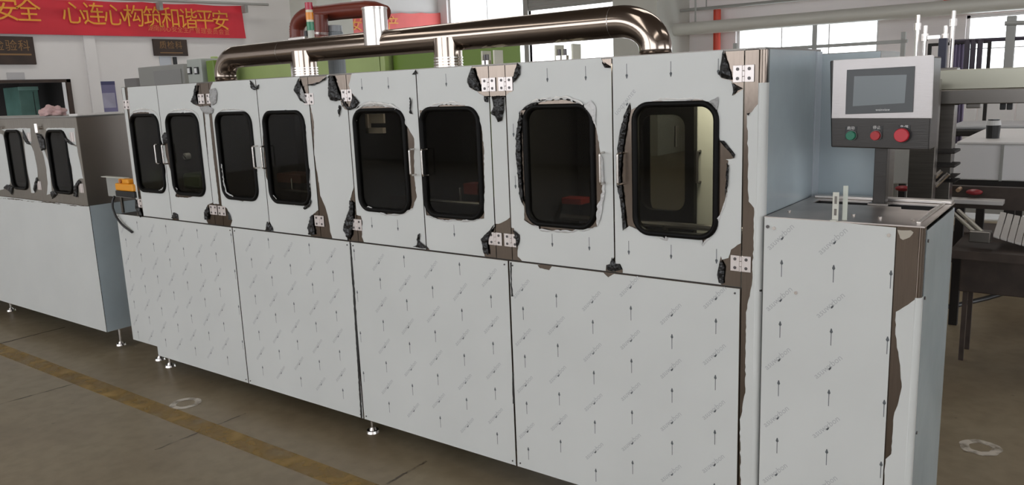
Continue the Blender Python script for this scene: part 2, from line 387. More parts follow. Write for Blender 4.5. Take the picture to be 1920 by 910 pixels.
banner('slogan_banner', b1, redm, 'long red cloth banner with a yellow slogan, high on the left wall', L1, 0, 0)
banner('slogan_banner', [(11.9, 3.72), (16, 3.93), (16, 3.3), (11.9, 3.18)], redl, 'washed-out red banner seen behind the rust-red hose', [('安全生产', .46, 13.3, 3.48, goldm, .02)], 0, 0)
rl = thing('banner_rail', 'thin grey rail above the long red banner', 'rail', (WX + .3, 7, 3.8))
bm = bmesh.new(); a = at(95, -3, 'x', WX + .2); b = at(498, 12, 'x', WX + .2); tube(bm, [a + Vector((.1, 0, .03)), b + Vector((.1, 0, .03))], .03, 8); obj('bar', bm, greym, rl)
for u in (300, 460): q = at(u, 10 if u > 400 else 4, 'x', WX + .2); obj('bracket', bx(WX, q.x + .03, q.y - .04, q.y + .04, q.z - .16, q.z), greym, rl)
# ---- wall plaques
def plaque(u0, v0, u1, v1, txt, label, tilt=0):
    a = at(u0, v0, 'x', WX + .02); b = at(u1, v1, 'x', WX + .02)
    t = thing('wall_plaque', label, 'sign', (WX + .01, (a.y + b.y) / 2, b.z))
    board = obj('board', bx(WX + .005, WX + .05, a.y, b.y, b.z, a.z), signb, t, bevel=.006)
    return t, a, b
t, a, b = plaque(-70, 66, 68, 121, '', 'large dark brown plaque with gold characters at the left edge')
bm = bmesh.new()
for i, c in enumerate('检验科'): addtext(bm, c, .21, lambda v, i=i: Vector((WX + .055, 3.95 + .0 + i * .22 + v.x, at(20, 87, 'x', WX).z + v.y)))
obj('lettering', bm, goldd, t)
obj('rule_line', bx(WX + .05, WX + .055, 3.2, 4.5, at(30, 104, 'x', WX).z, at(30, 101, 'x', WX).z), goldd, t)
t, a, b = plaque(285, 73, 352, 105, '', 'small dark brown plaque with gold characters under the long banner')
bm = bmesh.new(); c = (a + b) / 2
for i, ch in enumerate('质检科'): addtext(bm, ch, .17, lambda v, i=i: Vector((WX + .055, c.y - .18 + i * .18 + v.x, c.z + .04 + v.y)))
obj('lettering', bm, goldd, t)
obj('rule_line', bx(WX + .05, WX + .055, c.y - .26, c.y + .26, c.z - .12, c.z - .1), goldd, t)
a = at(298, 106, 'x', WX); b = at(322, 128, 'x', WX)
tag(obj('notice_sheet', bx(WX + .001, WX + .012, a.y, b.y, b.z, a.z), mat('notice_blue_white', (.50, .53, .58), .6)), 'pale blue notice sheet on the wall below the small plaque', 'notice')
a = at(323, 107, 'x', WX); b = at(331, 122, 'x', WX)
tag(obj('wall_switch', bx(WX + .001, WX + .05, a.y, b.y, b.z, a.z), blackm, bevel=.01), 'small black box on the wall beside the pale blue notice', 'switch')
a = at(12, 136, 'x', WX); b = at(47, 149, 'x', WX)
tag(obj('notice_sheet', bx(WX + .001, WX + .01, a.y, b.y, b.z, a.z), mat('notice_grey', (.47, .46, .47), .6)), 'faint grey notice sheet above the dark doorway', 'notice')
a = at(179, 153, 'x', WX); b = at(221, 209, 'x', WX)
t = thing('poster', 'blue-violet poster on the wall right of the dark doorway', 'poster', (WX, (a.y + b.y) / 2, b.z))
obj('poster_sheet', bx(WX + .002, WX + .02, a.y, b.y, b.z, a.z), posterm, t)
obj('poster_picture', bx(WX + .02, WX + .023, a.y + .03, b.y - .03, b.z + .08, b.z + (a.z - b.z) * .62), mat('poster_pale', (.33, .32, .42), .5, var=.2, vscale=2), t)
obj('poster_header', bx(WX + .02, WX + .024, a.y, b.y, a.z - .07, a.z), mat('poster_navy', (.05, .05, .13), .5), t)
# teal cabinet seen in the doorway
a = at(33, 163, 'x', WX - 1.2); b = at(80, 230, 'x', WX - 1.2)
t = thing('teal_cabinet', 'teal cabinet standing inside the dark doorway', 'cabinet', (WX - 1.5, (a.y + b.y) / 2, 0))
obj('body', bx(WX - 1.9, WX - 1.2, a.y, b.y, 0, a.z), tealm, t, bevel=.01)
obj('top_edge', bx(WX - 1.2, WX - 1.17, a.y, b.y, a.z - .07, a.z), mat('teal_pale', (.2, .35, .31), .5), t)
obj('door_gap', bx(WX - 1.2, WX - 1.195, a.y + (b.y - a.y) * .72, a.y + (b.y - a.y) * .75, 0.1, a.z - .1), darkm, t)
# ---- green enamel machine behind the big one
t = thing('green_machine', 'large green enamelled machine standing behind the exhaust duct', 'machine', (-5.3, 3.4, 0))
a = P3(403, 108, 3); b = P3(722, 84, 3); c = P3(850, 74, 3)
obj('tank', bx(a.x, b.x, 3, 4.1, .15, a.z), greenm, t, bevel=.02)
obj('side_housing', bx(b.x + .03, c.x, 3.05, 4.0, .15, a.z + .03), greend, t, bevel=.02)
for u in (404, 560, 712, 722): q = P3(u, 130, 2.97); obj('rib', bx(q.x - .03, q.x + .03, 2.94, 3.0, .15, a.z + .01), greenm, t, bevel=.006)
obj('base', bx(a.x + .05, c.x - .05, 3.1, 4.0, 0, .15), darkm, t)
# electrical cabinet with two meters
a = P3(349, 112, 2.6); b = P3(381, 160, 2.6)
t = thing('meter_cabinet', 'pale grey cabinet with two square meters left of the green machine', 'cabinet', ((a.x + b.x) / 2, 2.8, 0))
obj('body', bx(a.x, b.x, 2.6, 2.85, 0.06, a.z), mat('cabinet_pale_green', (.45, .48, .44), .5), t, bevel=.01)
obj('plinth', bx(a.x + .02, b.x - .02, 2.65, 2.82, 0, .06), darkm, t)
for u in (353, 366): p = P3(u, 126, 2.6); q = P3(u + 8, 139, 2.6); f = obj('meter', bx(p.x, q.x, 2.58, 2.6, q.z, p.z), blackm, t, bevel=.004); obj('dial', bx(p.x + .012, q.x - .012, 2.575, 2.58, q.z + .012, p.z - .012), mat('dial_white', (.85, .85, .85), .3), f)
p = P3(382, 114, 2.6); q = P3(402, 170, 2.6); 
tag(obj('olive_housing', bx(p.x, q.x, 2.62, 2.90, 0, p.z), greend, bevel=.01), 'olive green housing between the meter cabinet and the green machine', 'machine')
# grey crate boxes
a = P3(258, 127, 3.4); b = P3(348, 165, 3.4)
t = thing('grey_cabinet', 'plain grey cabinet left of the meter cabinet', 'cabinet', ((a.x + b.x) / 2, 3.8, 0))
obj('body', bx(a.x, b.x, 3.4, 4.3, .08, a.z), greym, t, bevel=.01); obj('plinth', bx(a.x + .03, b.x - .03, 3.45, 4.2, 0, .08), darkm, t)
obj('door_panel', bx(a.x + .4, b.x - .05, 3.385, 3.4, .15, a.z - .06), mat('grey_panel', (.30, .30, .29), .5), t, bevel=.004)
a = P3(232, 148, 3.8); b = P3(259, 180, 3.8)
tag(obj('low_grey_cabinet', bx(a.x, b.x, 3.8, 4.5, 0, a.z), mat('greydark', (.22, .21, .21), .5), bevel=.01), 'low dark grey cabinet at the left end of the grey cabinet', 'cabinet')
a = P3(204, 203, 3.0); b = P3(231, 212, 3.0)
# ================================================================= MAIN MACHINE
MM = thing('tunnel_washing_machine', 'long machine wrapped in white film with eight dark oval windows', 'machine', (-1.9, .3, 0))
ZT, ZS, ZB = 1.758, .997, .112; DEP = .57
XR = .065
# carcass (dark interior): back, floor, ends, roof
obj('roof_panel', bx(-3.775, XR, .0, DEP, ZT - .003, ZT + .004), steeld, MM)
obj('back_panel', sheet([(-3.775, ZB), (XR, ZB), (XR, ZT - .003), (-3.775, ZT - .003)], [rrect(-.62, -.24, 1.12, 1.62, .06), rrect(-.93 - .62, -.93 - .34, 1.15, 1.6, .06)], DEP - .004, DEP), inner, MM)
obj('deck_panel', bx(-3.775, XR, .004, DEP, ZS - .006, ZS), inner, MM)
obj('end_panel', bx(-3.778, -3.775, .0, DEP, ZS, ZT), steelb, MM)
obj('base_carcass', bx(-4.03, XR - .004, .012, DEP, ZB + .06, ZS - .008), inner, MM)
for x in (-2.925, -1.956, -.975): obj('bulkhead', bx(x - .002, x + .002, .03, DEP - .01, ZS + .002, ZT - .004), inner, MM)
# rear door seen through the right-hand window: pale panel, handle
p = at(1302, 300, 'y', .50); q = at(1345, 300, 'y', .50)
pale = obj('rear_door', bx(p.x - .01, q.x + .03, .50, .512, 1.02, 1.70), creamm, MM, label='pale rear door edge with a handle')
h = at(1311, 283, 'y', .49).x; z1_, z0_ = at(1311, 284, 'y', .49).z, at(1311, 342, 'y', .49).z
bm = bmesh.new(); tube(bm, [(h, .50, z1_), (h, .47, z1_), (h, .47, z0_), (h, .50, z0_)], .006, 8); obj('rear_handle', bm, screwm, pale)
fill_d = bpy.data.lights.new('chamber_fill_light', 'AREA'); fill_d.size = .25; fill_d.energy = 4; fill_d.color = (1, .95, .8)  # added light to brighten this bay, not a part of the machine
lo = bpy.data.objects.new('chamber_fill_light', fill_d); lo.location = (-.25, .28, 1.74); COL.objects.link(lo)
# gasket of the rear window
wr0 = at(1199, 300, 'y', .47).x; wr1 = at(1303, 300, 'y', .47).x; zt_ = at(1250, 196, 'y', .47).z; zb_ = at(1250, 440, 'y', .47).z
G = obj('rear_window_frame', sheet(rrect(wr0 - .2, wr1, zb_ - .05, zt_ + .08, .05), [rrect(wr0 + .01, wr1 - .038, zb_ + .10, zt_ - .04, .05)], .46, .49), rubber, MM)
obj('rear_pane', bx(wr0, wr1 - .02, .478, .480, zb_ + .09, zt_ - .03), glass, G)
# fixtures inside: spray bar and tray
bm = bmesh.new(); tube(bm, [(-.9, .30, 1.13), (-.05, .30, 1.13)], .012, 8); tube(bm, [(-.42, .3, ZS), (-.42, .3, 1.13)], .012, 8); obj('spray_bar', bm, steelb, MM)
bm = bmesh.new(); tube(bm, [(-.42, .40, 1.50), (-.42, .40, 1.42)], .008, 8); obj('spray_nozzle', bm, steeld, MM)
p = P3(687, 214, .10); q = P3(721, 250, .10)
obj('inner_bracket', bx((p.x, q.x, .10, .11, q.z + .045, p.z), (p.x, q.x, .09, .11, q.z, q.z + .025), (p.x, p.x + .015, .09, .11, q.z, p.z)), mat('bracket_beige', (.62, .52, .44), .5), MM)
p = P3(352, 293, .12); bm = cy((p.x, .10, p.z), (p.x, .13, p.z), .019, n=16)
vlv = obj('valve_knob', bm, whitem, MM); bm = bx(-.02, .02, -.002, .0, -.0035, .0035); bmesh.ops.rotate(bm, verts=bm.verts, cent=(0, 0, 0), matrix=Matrix.Rotation(.6, 3, 'Y')); bmesh.ops.translate(bm, verts=bm.verts, vec=(p.x, .099, p.z)); obj('knob_slot', bm, blackm, vlv)
# more added fill lights, plus fixtures, in the other bays
for lx_, le in ((-3.3, .35), (-2.5, .35), (-1.5, .35), (-.72, .4)):
    ld = bpy.data.lights.new('chamber_fill_light', 'AREA'); ld.size = .15; ld.energy = le; ld.color = (1, .95, .85)
    l_ = bpy.data.objects.new('chamber_fill_light', ld); l_.location = (lx_, .12, 1.73); COL.objects.link(l_)
for x0_, x1_ in ((-3.70, -2.95), (-2.88, -2.0), (-1.9, -1.0)):
    bm = bmesh.new(); tube(bm, [(x0_, .30, 1.16), (x1_, .30, 1.16)], .010, 8)
    for k in range(3): x = x0_ + (x1_ - x0_) * (.25 + .25 * k); cyl(bm, (x, .30, 1.16), (x, .30, 1.23), .006, n=8)
    obj('spray_bar', bm, steelb, MM)
q1 = at(425, 225, 'y', .3); q2 = at(437, 262, 'y', .3)
obj('inner_plate', bx(q1.x, q2.x, .30, .31, q2.z, q1.z), mat('plate_olive', (.30, .28, .18), .5), MM)
q1 = at(1052, 362, 'y', .35); q2 = at(1090, 385, 'y', .35)
obj('red_tray', bx(q1.x, q2.x, .35, .42, q2.z, q1.z - .02), mat('tray_red', (.20, .02, .015), .5), MM, bevel=.004)
q1 = at(868, 344, 'y', .35); q2 = at(895, 366, 'y', .35)
obj('red_tray', bx(q1.x, q2.x, .35, .42, q2.z, q1.z), bpy.data.materials['tray_red'], MM, bevel=.004)
q1 = at(340, 325, 'y', .25); q2 = at(378, 356, 'y', .25)
obj('green_tank', bx(q1.x, q2.x, .25, .45, q2.z, q1.z), mat('tank_green', (.06, .09, .03), .4), MM, bevel=.02)
q1 = at(518, 325, 'y', .3); q2 = at(565, 345, 'y', .3)
obj('brown_tray', bx(q1.x, q2.x, .3, .42, q2.z, q1.z), mat('tray_brown', (.10, .035, .02), .5), MM, bevel=.005)
# ---- doors
DX = {1: (-3.735, -3.39), 2: (-3.39, -2.963), 3: (-2.885, -2.48), 4: (-2.48, -2.087), 5: (-1.825, -1.397), 6: (-1.397, -1.015), 7: (-.936, -.471), 8: (-.471, 0)}
WN = {8: (-.394, -.080), 7: (-.858, -.546), 6: (-1.391, -1.068), 5: (-1.797, -1.474), 4: (-2.452, -2.131), 3: (-2.857, -2.541), 2: (-3.334, -3.012), 1: (-3.742 + .012, -3.409)}
OUT = {
8: [(1149, 112), (1160, 105), (1200, 100), (1250, 97), (1310, 93), (1357, 91), (1349, 140), (1352, 146), (1372, 152), (1376, 165), (1374, 180), (1383, 174), (1392, 168), (1397, 180), (1395, 300), (1393, 415), (1388, 433), (1386, 456), (1371, 468), (1366, 484), (1354, 487), (1352, 480), (1350, 488), (1346, 516), (1347, 527), (1353, 535), (1240, 521), (1168, 512), (1168, 505), (1163, 495), (1156, 495), (1154, 482), (1152, 440)],
7: [(972, 117), (967, 133), (963, 150), (963, 170), (954, 174), (950, 179), (943, 179), (950, 300), (957, 408), (959, 427), (964, 428), (965, 435), (975, 440), (975, 454), (971, 469), (971, 481), (979, 487), (1136, 507), (1137, 497), (1145, 495), (1149, 482), (1147, 300), (1147, 126), (1133, 126), (1127, 109), (1050, 112)],
6: [(779, 132), (885, 124), (885, 128), (878, 150), (882, 165), (893, 170), (900, 176), (908, 180), (917, 182), (925, 330), (931, 415), (925, 425), (916, 435), (903, 448), (907, 464), (909, 478), (850, 473), (806, 468), (796, 461), (788, 462), (788, 330)],
5: [(660, 138), (654, 160), (658, 172), (664, 178), (668, 190), (668, 200), (655, 207), (653, 210), (661, 325), (664, 355), (666, 375), (670, 403), (677, 405), (680, 415), (679, 444), (683, 458), (776, 468), (799, 466), (790, 330), (779, 132), (777, 133)],
4: [(481, 150), (562, 142), (561, 149), (558, 166), (562, 186), (572, 193), (578, 196), (584, 197), (594, 300), (599, 375), (595, 394), (588, 401), (585, 405), (584, 418), (579, 426), (579, 438), (584, 447), (513, 438), (513, 430), (503, 415), (505, 405), (497, 330)],
3: [(400, 155), (395, 165), (396, 185), (398, 200), (391, 205), (404, 330), (411, 385), (426, 391), (430, 399), (431, 411), (436, 413), (433, 424), (500, 434), (502, 430), (503, 415), (505, 405), (495, 300), (480, 149)],
2: [(294, 158), (369, 156), (368, 162), (366, 180), (361, 190), (365, 196), (376, 201), (385, 203), (393, 300), (401, 380), (389, 385), (384, 399), (386, 411), (390, 417), (336, 412), (334, 402), (327, 398), (320, 411), (307, 330)],
1: [(239, 163), (299, 158), (312, 330), (325, 412), (270, 406), (255, 300), (241, 190)]}
HOL = {
8: [(1183, 192), (1180, 211), (1165, 235), (1158, 290), (1158, 347), (1164, 376), (1170, 396), (1168, 433), (1180, 424), (1197, 431), (1211, 434), (1217, 437), (1231, 438), (1240, 446), (1250, 450), (1253, 443), (1283, 446), (1316, 448), (1318, 461), (1323, 453), (1330, 448), (1340, 427), (1351, 404), (1358, 388), (1364, 361), (1366, 333), (1366, 301), (1361, 299), (1377, 297), (1379, 290), (1369, 277), (1359, 266), (1350, 263), (1346, 232), (1345, 206), (1330, 191), (1317, 187), (1302, 185), (1281, 189), (1261, 189), (1241, 187), (1223, 189), (1208, 195), (1198, 199), (1188, 204), (1184, 206)],
7: [(976, 208), (975, 225), (971, 249), (969, 273), (971, 297), (973, 338), (976, 372), (983, 387), (983, 413), (998, 423), (1010, 425), (1012, 431), (1027, 433), (1049, 434), (1075, 435), (1085, 430), (1095, 433), (1121, 425), (1121, 411), (1125, 387), (1133, 355), (1134, 346), (1127, 338), (1127, 290), (1119, 244), (1114, 220), (1107, 215), (1095, 198), (1085, 191), (1066, 184), (1044, 184), (1020, 186), (998, 191), (983, 201)],
6: [(787, 207), (788, 240), (789, 330), (794, 363), (798, 393), (800, 404), (821, 411), (839, 415), (850, 413), (867, 415), (889, 413), (908, 410), (908, 389), (909, 356), (908, 312), (908, 278), (903, 237), (898, 217), (888, 207), (878, 203), (871, 197), (851, 194), (827, 194), (821, 199), (807, 199), (799, 207)],
5: [(670, 217), (667, 239), (665, 264), (668, 288), (667, 302), (673, 330), (677, 355), (678, 373), (679, 389), (685, 390), (693, 388), (707, 397), (726, 403), (748, 403), (764, 397), (776, 391), (778, 379), (782, 370), (777, 330), (777, 278), (777, 260), (770, 248), (764, 237), (756, 217), (748, 205), (740, 201), (732, 199), (710, 195), (689, 193), (671, 199), (667, 209)],
4: [(497, 217), (503, 213), (511, 209), (519, 207), (527, 209), (535, 206), (546, 207), (556, 211), (564, 214), (570, 221), (574, 239), (575, 269), (577, 298), (580, 314), (582, 320), (582, 349), (582, 375), (580, 385), (574, 391), (570, 385), (542, 382), (523, 378), (513, 366), (507, 353), (499, 331), (495, 316), (492, 288), (493, 259), (495, 229)],
3: [(408, 217), (415, 211), (438, 211), (459, 210), (467, 219), (473, 229), (475, 251), (477, 279), (482, 314), (483, 320), (482, 357), (484, 367), (477, 371), (469, 376), (455, 378), (444, 375), (436, 367), (426, 362), (421, 343), (417, 310), (412, 302), (413, 280), (412, 269), (409, 239)],
2: [(315, 219), (321, 213), (339, 211), (347, 209), (359, 213), (367, 219), (371, 235), (376, 267), (380, 298), (383, 320), (385, 345), (383, 359), (372, 367), (351, 371), (331, 370), (329, 367), (333, 359), (333, 354), (327, 351), (324, 342), (320, 320), (315, 305), (311, 290), (309, 272), (308, 258), (312, 248), (316, 247)],
1: [(248, 217), (250, 212), (264, 209), (281, 210), (291, 216), (297, 227), (299, 255), (305, 269), (308, 300), (311, 320), (311, 350), (299, 359), (283, 362), (273, 359), (266, 353), (261, 345), (256, 324), (252, 300), (246, 259), (244, 231)]}
DL = {1: 'leftmost door', 2: 'second door from the left', 3: 'third door from the left', 4: 'fourth door from the left', 5: 'fifth door from the left', 6: 'sixth door from the left', 7: 'seventh door from the left', 8: 'rightmost door, window hole torn widest'}
def torus_gasket(x0, x1, z0, z1, r=.055, wd=.020):
    """rounded rubber profile round the window"""
    c = rrect(x0 + wd / 2, x1 - wd / 2, z0 + wd / 2, z1 - wd / 2, r, 8); n = len(c); bm = bmesh.new(); rows = []
    cx, cz = (x0 + x1) / 2, (z0 + z1) / 2
    for i, (x, z) in enumerate(c):
        a, b = c[i - 1], c[(i + 1) % n]; dx, dz = b[0] - a[0], b[1] - a[1]; l = math.hypot(dx, dz); nx, nz = dz / l, -dx / l
        if nx * (x - cx) + nz * (z - cz) < 0: nx, nz = -nx, -nz
        rows.append([bm.verts.new((x + nx * s, t, z + nz * s)) for s, t in ((wd * .5, -.001), (wd * .5, -.008), (wd * .22, -.0125), (-wd * .1, -.0125), (-wd * .35, -.009), (-wd * .5, -.003), (-wd * .5, .010), (wd * .4, .010))])
    for i in range(n):
        for k in range(8): bm.faces.new((rows[i][k], rows[(i + 1) % n][k], rows[(i + 1) % n][(k + 1) % 8], rows[i][(k + 1) % 8]))
    return bm
GAP = .0022; WZ0, WZ1 = 1.146, 1.606
doors = {}
ARR_U = (1.735, 1.687); ARR_L = (1.12, 1.068)
def arrow(bm, x, z0, z1, y, w_=.0011):
    """thin shaft from z0 to the tip z1 with a small solid head"""
    s = 1 if z1 > z0 else -1
    v = [bm.verts.new((x + a, y, b)) for a, b in ((-w_, z0), (w_, z0), (w_, z1 - s * .012), (-w_, z1 - s * .012))]; bm.faces.new(v)
    v = [bm.verts.new((x + a, y, b)) for a, b in ((-.0048, z1 - s * .011), (-.0025, z1 - s * .015), (.0025, z1 - s * .015), (.0048, z1 - s * .011), (.0012, z1), (-.0012, z1))]; bm.faces.new(v)
def dot(bm, x, z, y):
    v = [bm.verts.new((x + a * 1.0, y, z + b * 1.0)) for a, b in ((-.004, -.0045), (-.001, -.006), (.0035, .0), (.0042, .0055), (.001, .0045), (-.0042, -.0005))]; bm.faces.new(v)
def marks(parent, cols, rows, y, clip, flip=False, tsz=.028):
    """arrows plus slanted faint lettering on the film"""
    A = bmesh.new(); T = bmesh.new(); na = nt_ = 0
    for (x, z) in rows:
        if clip(x, z - .05) and clip(x, z):
            if flip: arrow(A, x, z, z - .05, y)
            else: arrow(A, x, z - .055, z, y)
            na += 1
        zt = z + .07 if not flip else z - .135
        if clip(x - .04, zt - .035) and clip(x + .03, zt + .035) and clip(x - .02, zt + .02):
            rot = Matrix.Rotation(math.radians(45), 2)
            def fn(v, x=x, zt=zt):
                q = rot @ Vector((v.x, v.y)); 
                if flip: q = Vector((-q.x, -q.y))
                return Vector((x - .006 + q.x * .95, y, zt + .003 + q.y))
            addtext(T, 'asuwxbon', tsz, fn); dot(A, x, zt - .001, y); na += 1; nt_ += 1
    if na: obj('print_marks', A, inkd, parent, kind='stuff')
    else: A.free()
    if nt_: obj('print_lettering', T, inkl, parent, kind='stuff')
    else: T.free()
for d in range(1, 9):
    x0, x1 = DX[d]; g0, g1 = WN[d]
    if d == 1: g0, g1 = -3.722, -3.409
    D = obj('door', sheet([(x0 + GAP, ZS + GAP), (x1 - GAP, ZS + GAP), (x1 - GAP, ZT), (x0 + GAP, ZT)], [rrect(g0 + .010, g1 - .010, WZ0 + .010, WZ1 - .010, .055, 8)], 0, .003), steel, MM, label=DL[d])
    doors[d] = D
    obj('window_gasket', torus_gasket(g0, g1, WZ0, WZ1), rubber, D, smooth=True)
    obj('window_pane', sheet(rrect(g0 + .012, g1 - .012, WZ0 + .012, WZ1 - .012, .05, 6), (), .004, .0065), glass, D)
    rect = (x0 + GAP + .0006, x1 - GAP - .0006, ZS + GAP + .001, ZT + .001)
    o_ = jag(px(OUT[d]), .0018, .012, rect); h_ = jag(px(HOL[d]), .0018, .010, (x0 + GAP + .004, x1 - GAP - .004, 0, 9), 0)
    obj('film', sheet(o_, [h_], -.0015, -.0004), film, D)
    def clip(x, z, o_=o_, h_=h_): return inpoly(x, z, o_) and not inpoly(x, z, h_) and not (abs(x - (g0 + g1) / 2) < .172 and 1.13 < z < 1.63)
    cols = [x for x in [-.085 - .164 * k for k in range(24)] if x0 < x < x1]
    rows = []
    for k, x in enumerate(cols):
        st = 0 if int(round((-.085 - x) / .164)) % 2 == 0 else .0
        rows += [(x, z) for z in (1.735 - st, 1.535 - st, 1.335 - st, 1.12 - st)]
    if d >= 5: marks(D, None, rows, -.0019, clip, True)
# lips of curled film along torn edges (film side hanging over the hole)
def part_of(L, a, b): return L[a:b + 1]
for d, a, b, wd in ((8, 8, 24, .007), (8, 36, 42, .005), (7, 8, 17, .008), (7, 17, 22, .010), (7, 26, 33, .009), (6, 4, 11, .008), (6, 20, 24, .008), (5, 8, 16, .009), (5, 22, 30, .010), (4, 14, 22, .007), (3, 14, 22, .009), (2, 14, 19, .009), (2, 1, 5, .008), (1, 10, 15, .009), (1, 1, 5, .006), (3, 0, 4, .006)):
    ribbon('film_curl_and_glint', HOL[d][a:b + 1], doors[d], wd, seed=d * 10 + a)
glint_m = mat('steel_highlight', (.80, .79, .77), .35)  # painted highlight of bare steel above the windows, drawn as bright ribbons
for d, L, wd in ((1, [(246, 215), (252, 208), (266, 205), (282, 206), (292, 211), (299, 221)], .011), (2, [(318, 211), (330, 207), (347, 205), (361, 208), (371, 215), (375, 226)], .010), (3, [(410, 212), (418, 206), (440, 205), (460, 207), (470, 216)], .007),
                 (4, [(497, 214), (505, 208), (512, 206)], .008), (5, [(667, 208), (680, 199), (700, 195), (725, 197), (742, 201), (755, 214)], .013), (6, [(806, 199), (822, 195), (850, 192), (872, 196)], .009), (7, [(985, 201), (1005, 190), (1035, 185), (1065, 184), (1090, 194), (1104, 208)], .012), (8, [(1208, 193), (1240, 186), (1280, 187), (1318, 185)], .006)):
    ribbon('film_curl_and_glint', L, doors[d], wd, glint_m, seed=100 + d)
# bare strips between the door pairs
def strippanel(x0, x1, P=None, label=None):
    s = obj('mullion', bx(x0 + .0015, x1 - .0015, 0, .003, ZS + GAP, ZT), steel, MM, label=label)
    if P: obj('film', sheet(jag(px(P), .0015, .012, (x0 + .003, x1 - .003, ZS + GAP + .001, ZT + .001)), (), -.0015, -.0004), film, s)
    return s
strippanel(-3.773, -3.735, [(228, 166), (238, 165), (243, 200), (262, 380), (258, 385), (230, 200)])
strippanel(-2.963, -2.885, [(384, 210), (392, 210), (401, 300), (411, 383), (401, 382), (393, 300)])
strippanel(-2.087, -1.825, [(577, 161), (600, 155), (614, 143), (617, 142), (618, 179), (630, 188), (639, 189), (642, 199), (647, 205), (655, 207), (661, 325), (662, 351), (657, 373), (657, 389), (652, 411), (645, 428), (649, 440), (654, 454), (624, 451), (620, 436), (616, 409), (610, 387), (601, 367), (599, 349), (592, 290), (589, 229), (582, 195)], 'wide plain strip between the two middle door pairs')
strippanel(-1.015, -.936, [(921, 182), (945, 182), (953, 330), (957, 408), (950, 413), (935, 420), (931, 420), (925, 330)])
cp = obj('corner_post', bx(.0015, XR - .02, 0, .003, ZB, ZT), steel, MM, label='right-hand corner post, film torn off in two places')
# rounded corner, steel then film
def rcorner(x1, r, y1, z0, z1, th, off=0.):
    bm = bmesh.new(); V = []
    pts = [(x1 - r - .0, -off)] + [(x1 - r + (r + off) * math.sin(a), r - (r + off) * math.cos(a)) for a in [k * math.pi / 12 for k in range(7)]] + [(x1 + off, y1)]
    inn = [(x1 - r, -off + th)] + [(x1 - r + (r + off - th) * math.sin(a), r - (r + off - th) * math.cos(a)) for a in [k * math.pi / 12 for k in range(7)]] + [(x1 + off - th, y1)]
    loop = pts + inn[::-1]; lo = [bm.verts.new((x, y, z0)) for x, y in loop]; hi = [bm.verts.new((x, y, z1)) for x, y in loop]; n = len(loop)
    for i in range(n): bm.faces.new((lo[i], lo[(i + 1) % n], hi[(i + 1) % n], hi[i]))
    m = len(pts)
    for i in range(m - 1):
        bm.faces.new((hi[i], hi[i + 1], hi[n - 2 - i], hi[n - 1 - i])); bm.faces.new((lo[i], lo[i + 1], lo[n - 2 - i], lo[n - 1 - i]))
    return bm
obj('corner_fold', rcorner(XR, .02, .035, ZB, ZT, .003), steel, MM, smooth=True)
ctop = at(1432, 170).z
obj('corner_film', rcorner(XR, .02, .035, ZB, 1.655, .0011, .0015), film, MM, smooth=True)
obj('film', sheet(jag(px([(1431, 152), (1425, 195), (1410, 210), (1401, 214), (1403, 300), (1403, 340), (1404, 378), (1414, 390), (1413, 461), (1410, 535), (1407, 548), (1399, 586), (1398, 647), (1398, 729), (1392, 771), (1389, 787), (1389, 905), (1389, 1000), (1450, 1000), (1450, 152)]), .0018, .012, (.003, XR - .0195, ZB + .002, ZT + .001), .003), (), -.0015, -.0004), film, cp)
# ---- lower panels
LX = [(-4.03, -2.809), (-2.809, -1.882), (-1.882, -.955), (-.955, 0)]
for i, (x0, x1) in enumerate(LX):
    if i == 0: o_ = [(x0, .17), (-3.742, .17), (-3.742, ZB), (x1 - GAP, ZB), (x1 - GAP, ZS - GAP), (x0, ZS - GAP)]
    else: o_ = [(x0 + GAP, ZB), (x1 - GAP, ZB), (x1 - GAP, ZS - GAP), (x0 + GAP, ZS - GAP)]
    Lp = obj('lower_panel', sheet(o_, (), 0, .004), steel, MM, label=['lower panel below the two left door pairs', 'second lower panel from the left', 'third lower panel from the left', 'rightmost lower panel'][i])
    k = .0022; cx = (x0 + x1) / 2
    if i == 3: fo = [(x0 + k + GAP, ZB + k), (x1 - GAP - k, ZB + k), (x1 - GAP - k, ZS - GAP - k), (-.30, ZS - GAP - k), (-.475, ZS - GAP - k), (-.50, ZS - .02), (-.52, ZS - GAP - k), (x0 + GAP + k, ZS - GAP - k)]
    else: fo = [(x + (k if x < cx else -k), z + (k if z < .5 else -k)) for x, z in o_]
    hs = []
    if i == 3: hs = [jag(px([(1008, 497), (1012, 503), (1030, 507), (1035, 500), (1022, 496)]), .001, .01)]
    if i == 2: hs = []
    fm = obj('film', sheet(fo, hs, -.0016, -.0004), film, Lp)
    cl = lambda x, z, fo=fo, x0=x0, x1=x1: x0 + .012 < x < x1 - .012 and ZB + .012 < z < ZS - .006
    rows = []
    for kk in range(30):
        x = -.085 - .1612 * kk
        if x0 < x < x1: 
            z = (.882 if kk % 2 == 0 else .803) if i == 3 else (.842 if kk % 2 == 0 else .762)
            if i == 3 and kk % 2 == 1: z = .885 if kk % 4 == 3 and kk == 99 else z
            rows += [(x, z + .2 * j) for j in range(-5, 2)]
    if i == 3: rows = [(-.085 - .1612 * kk, (.881, .801, .882, .806, .887, .814)[kk] + .2 * j) for kk in range(6) for j in range(-5, 2)]
    marks(Lp, None, rows, -.002, cl)
    for (sx, sz) in ((x0 + .02, ZB + .02), (x1 - .02, ZB + .02), (x0 + .02, ZS - .02), (x1 - .02, ZS - .02)):
        obj('screw', cy((sx, -.0045, sz), (sx, -.0015, sz), .0035, n=8), screwm, Lp)
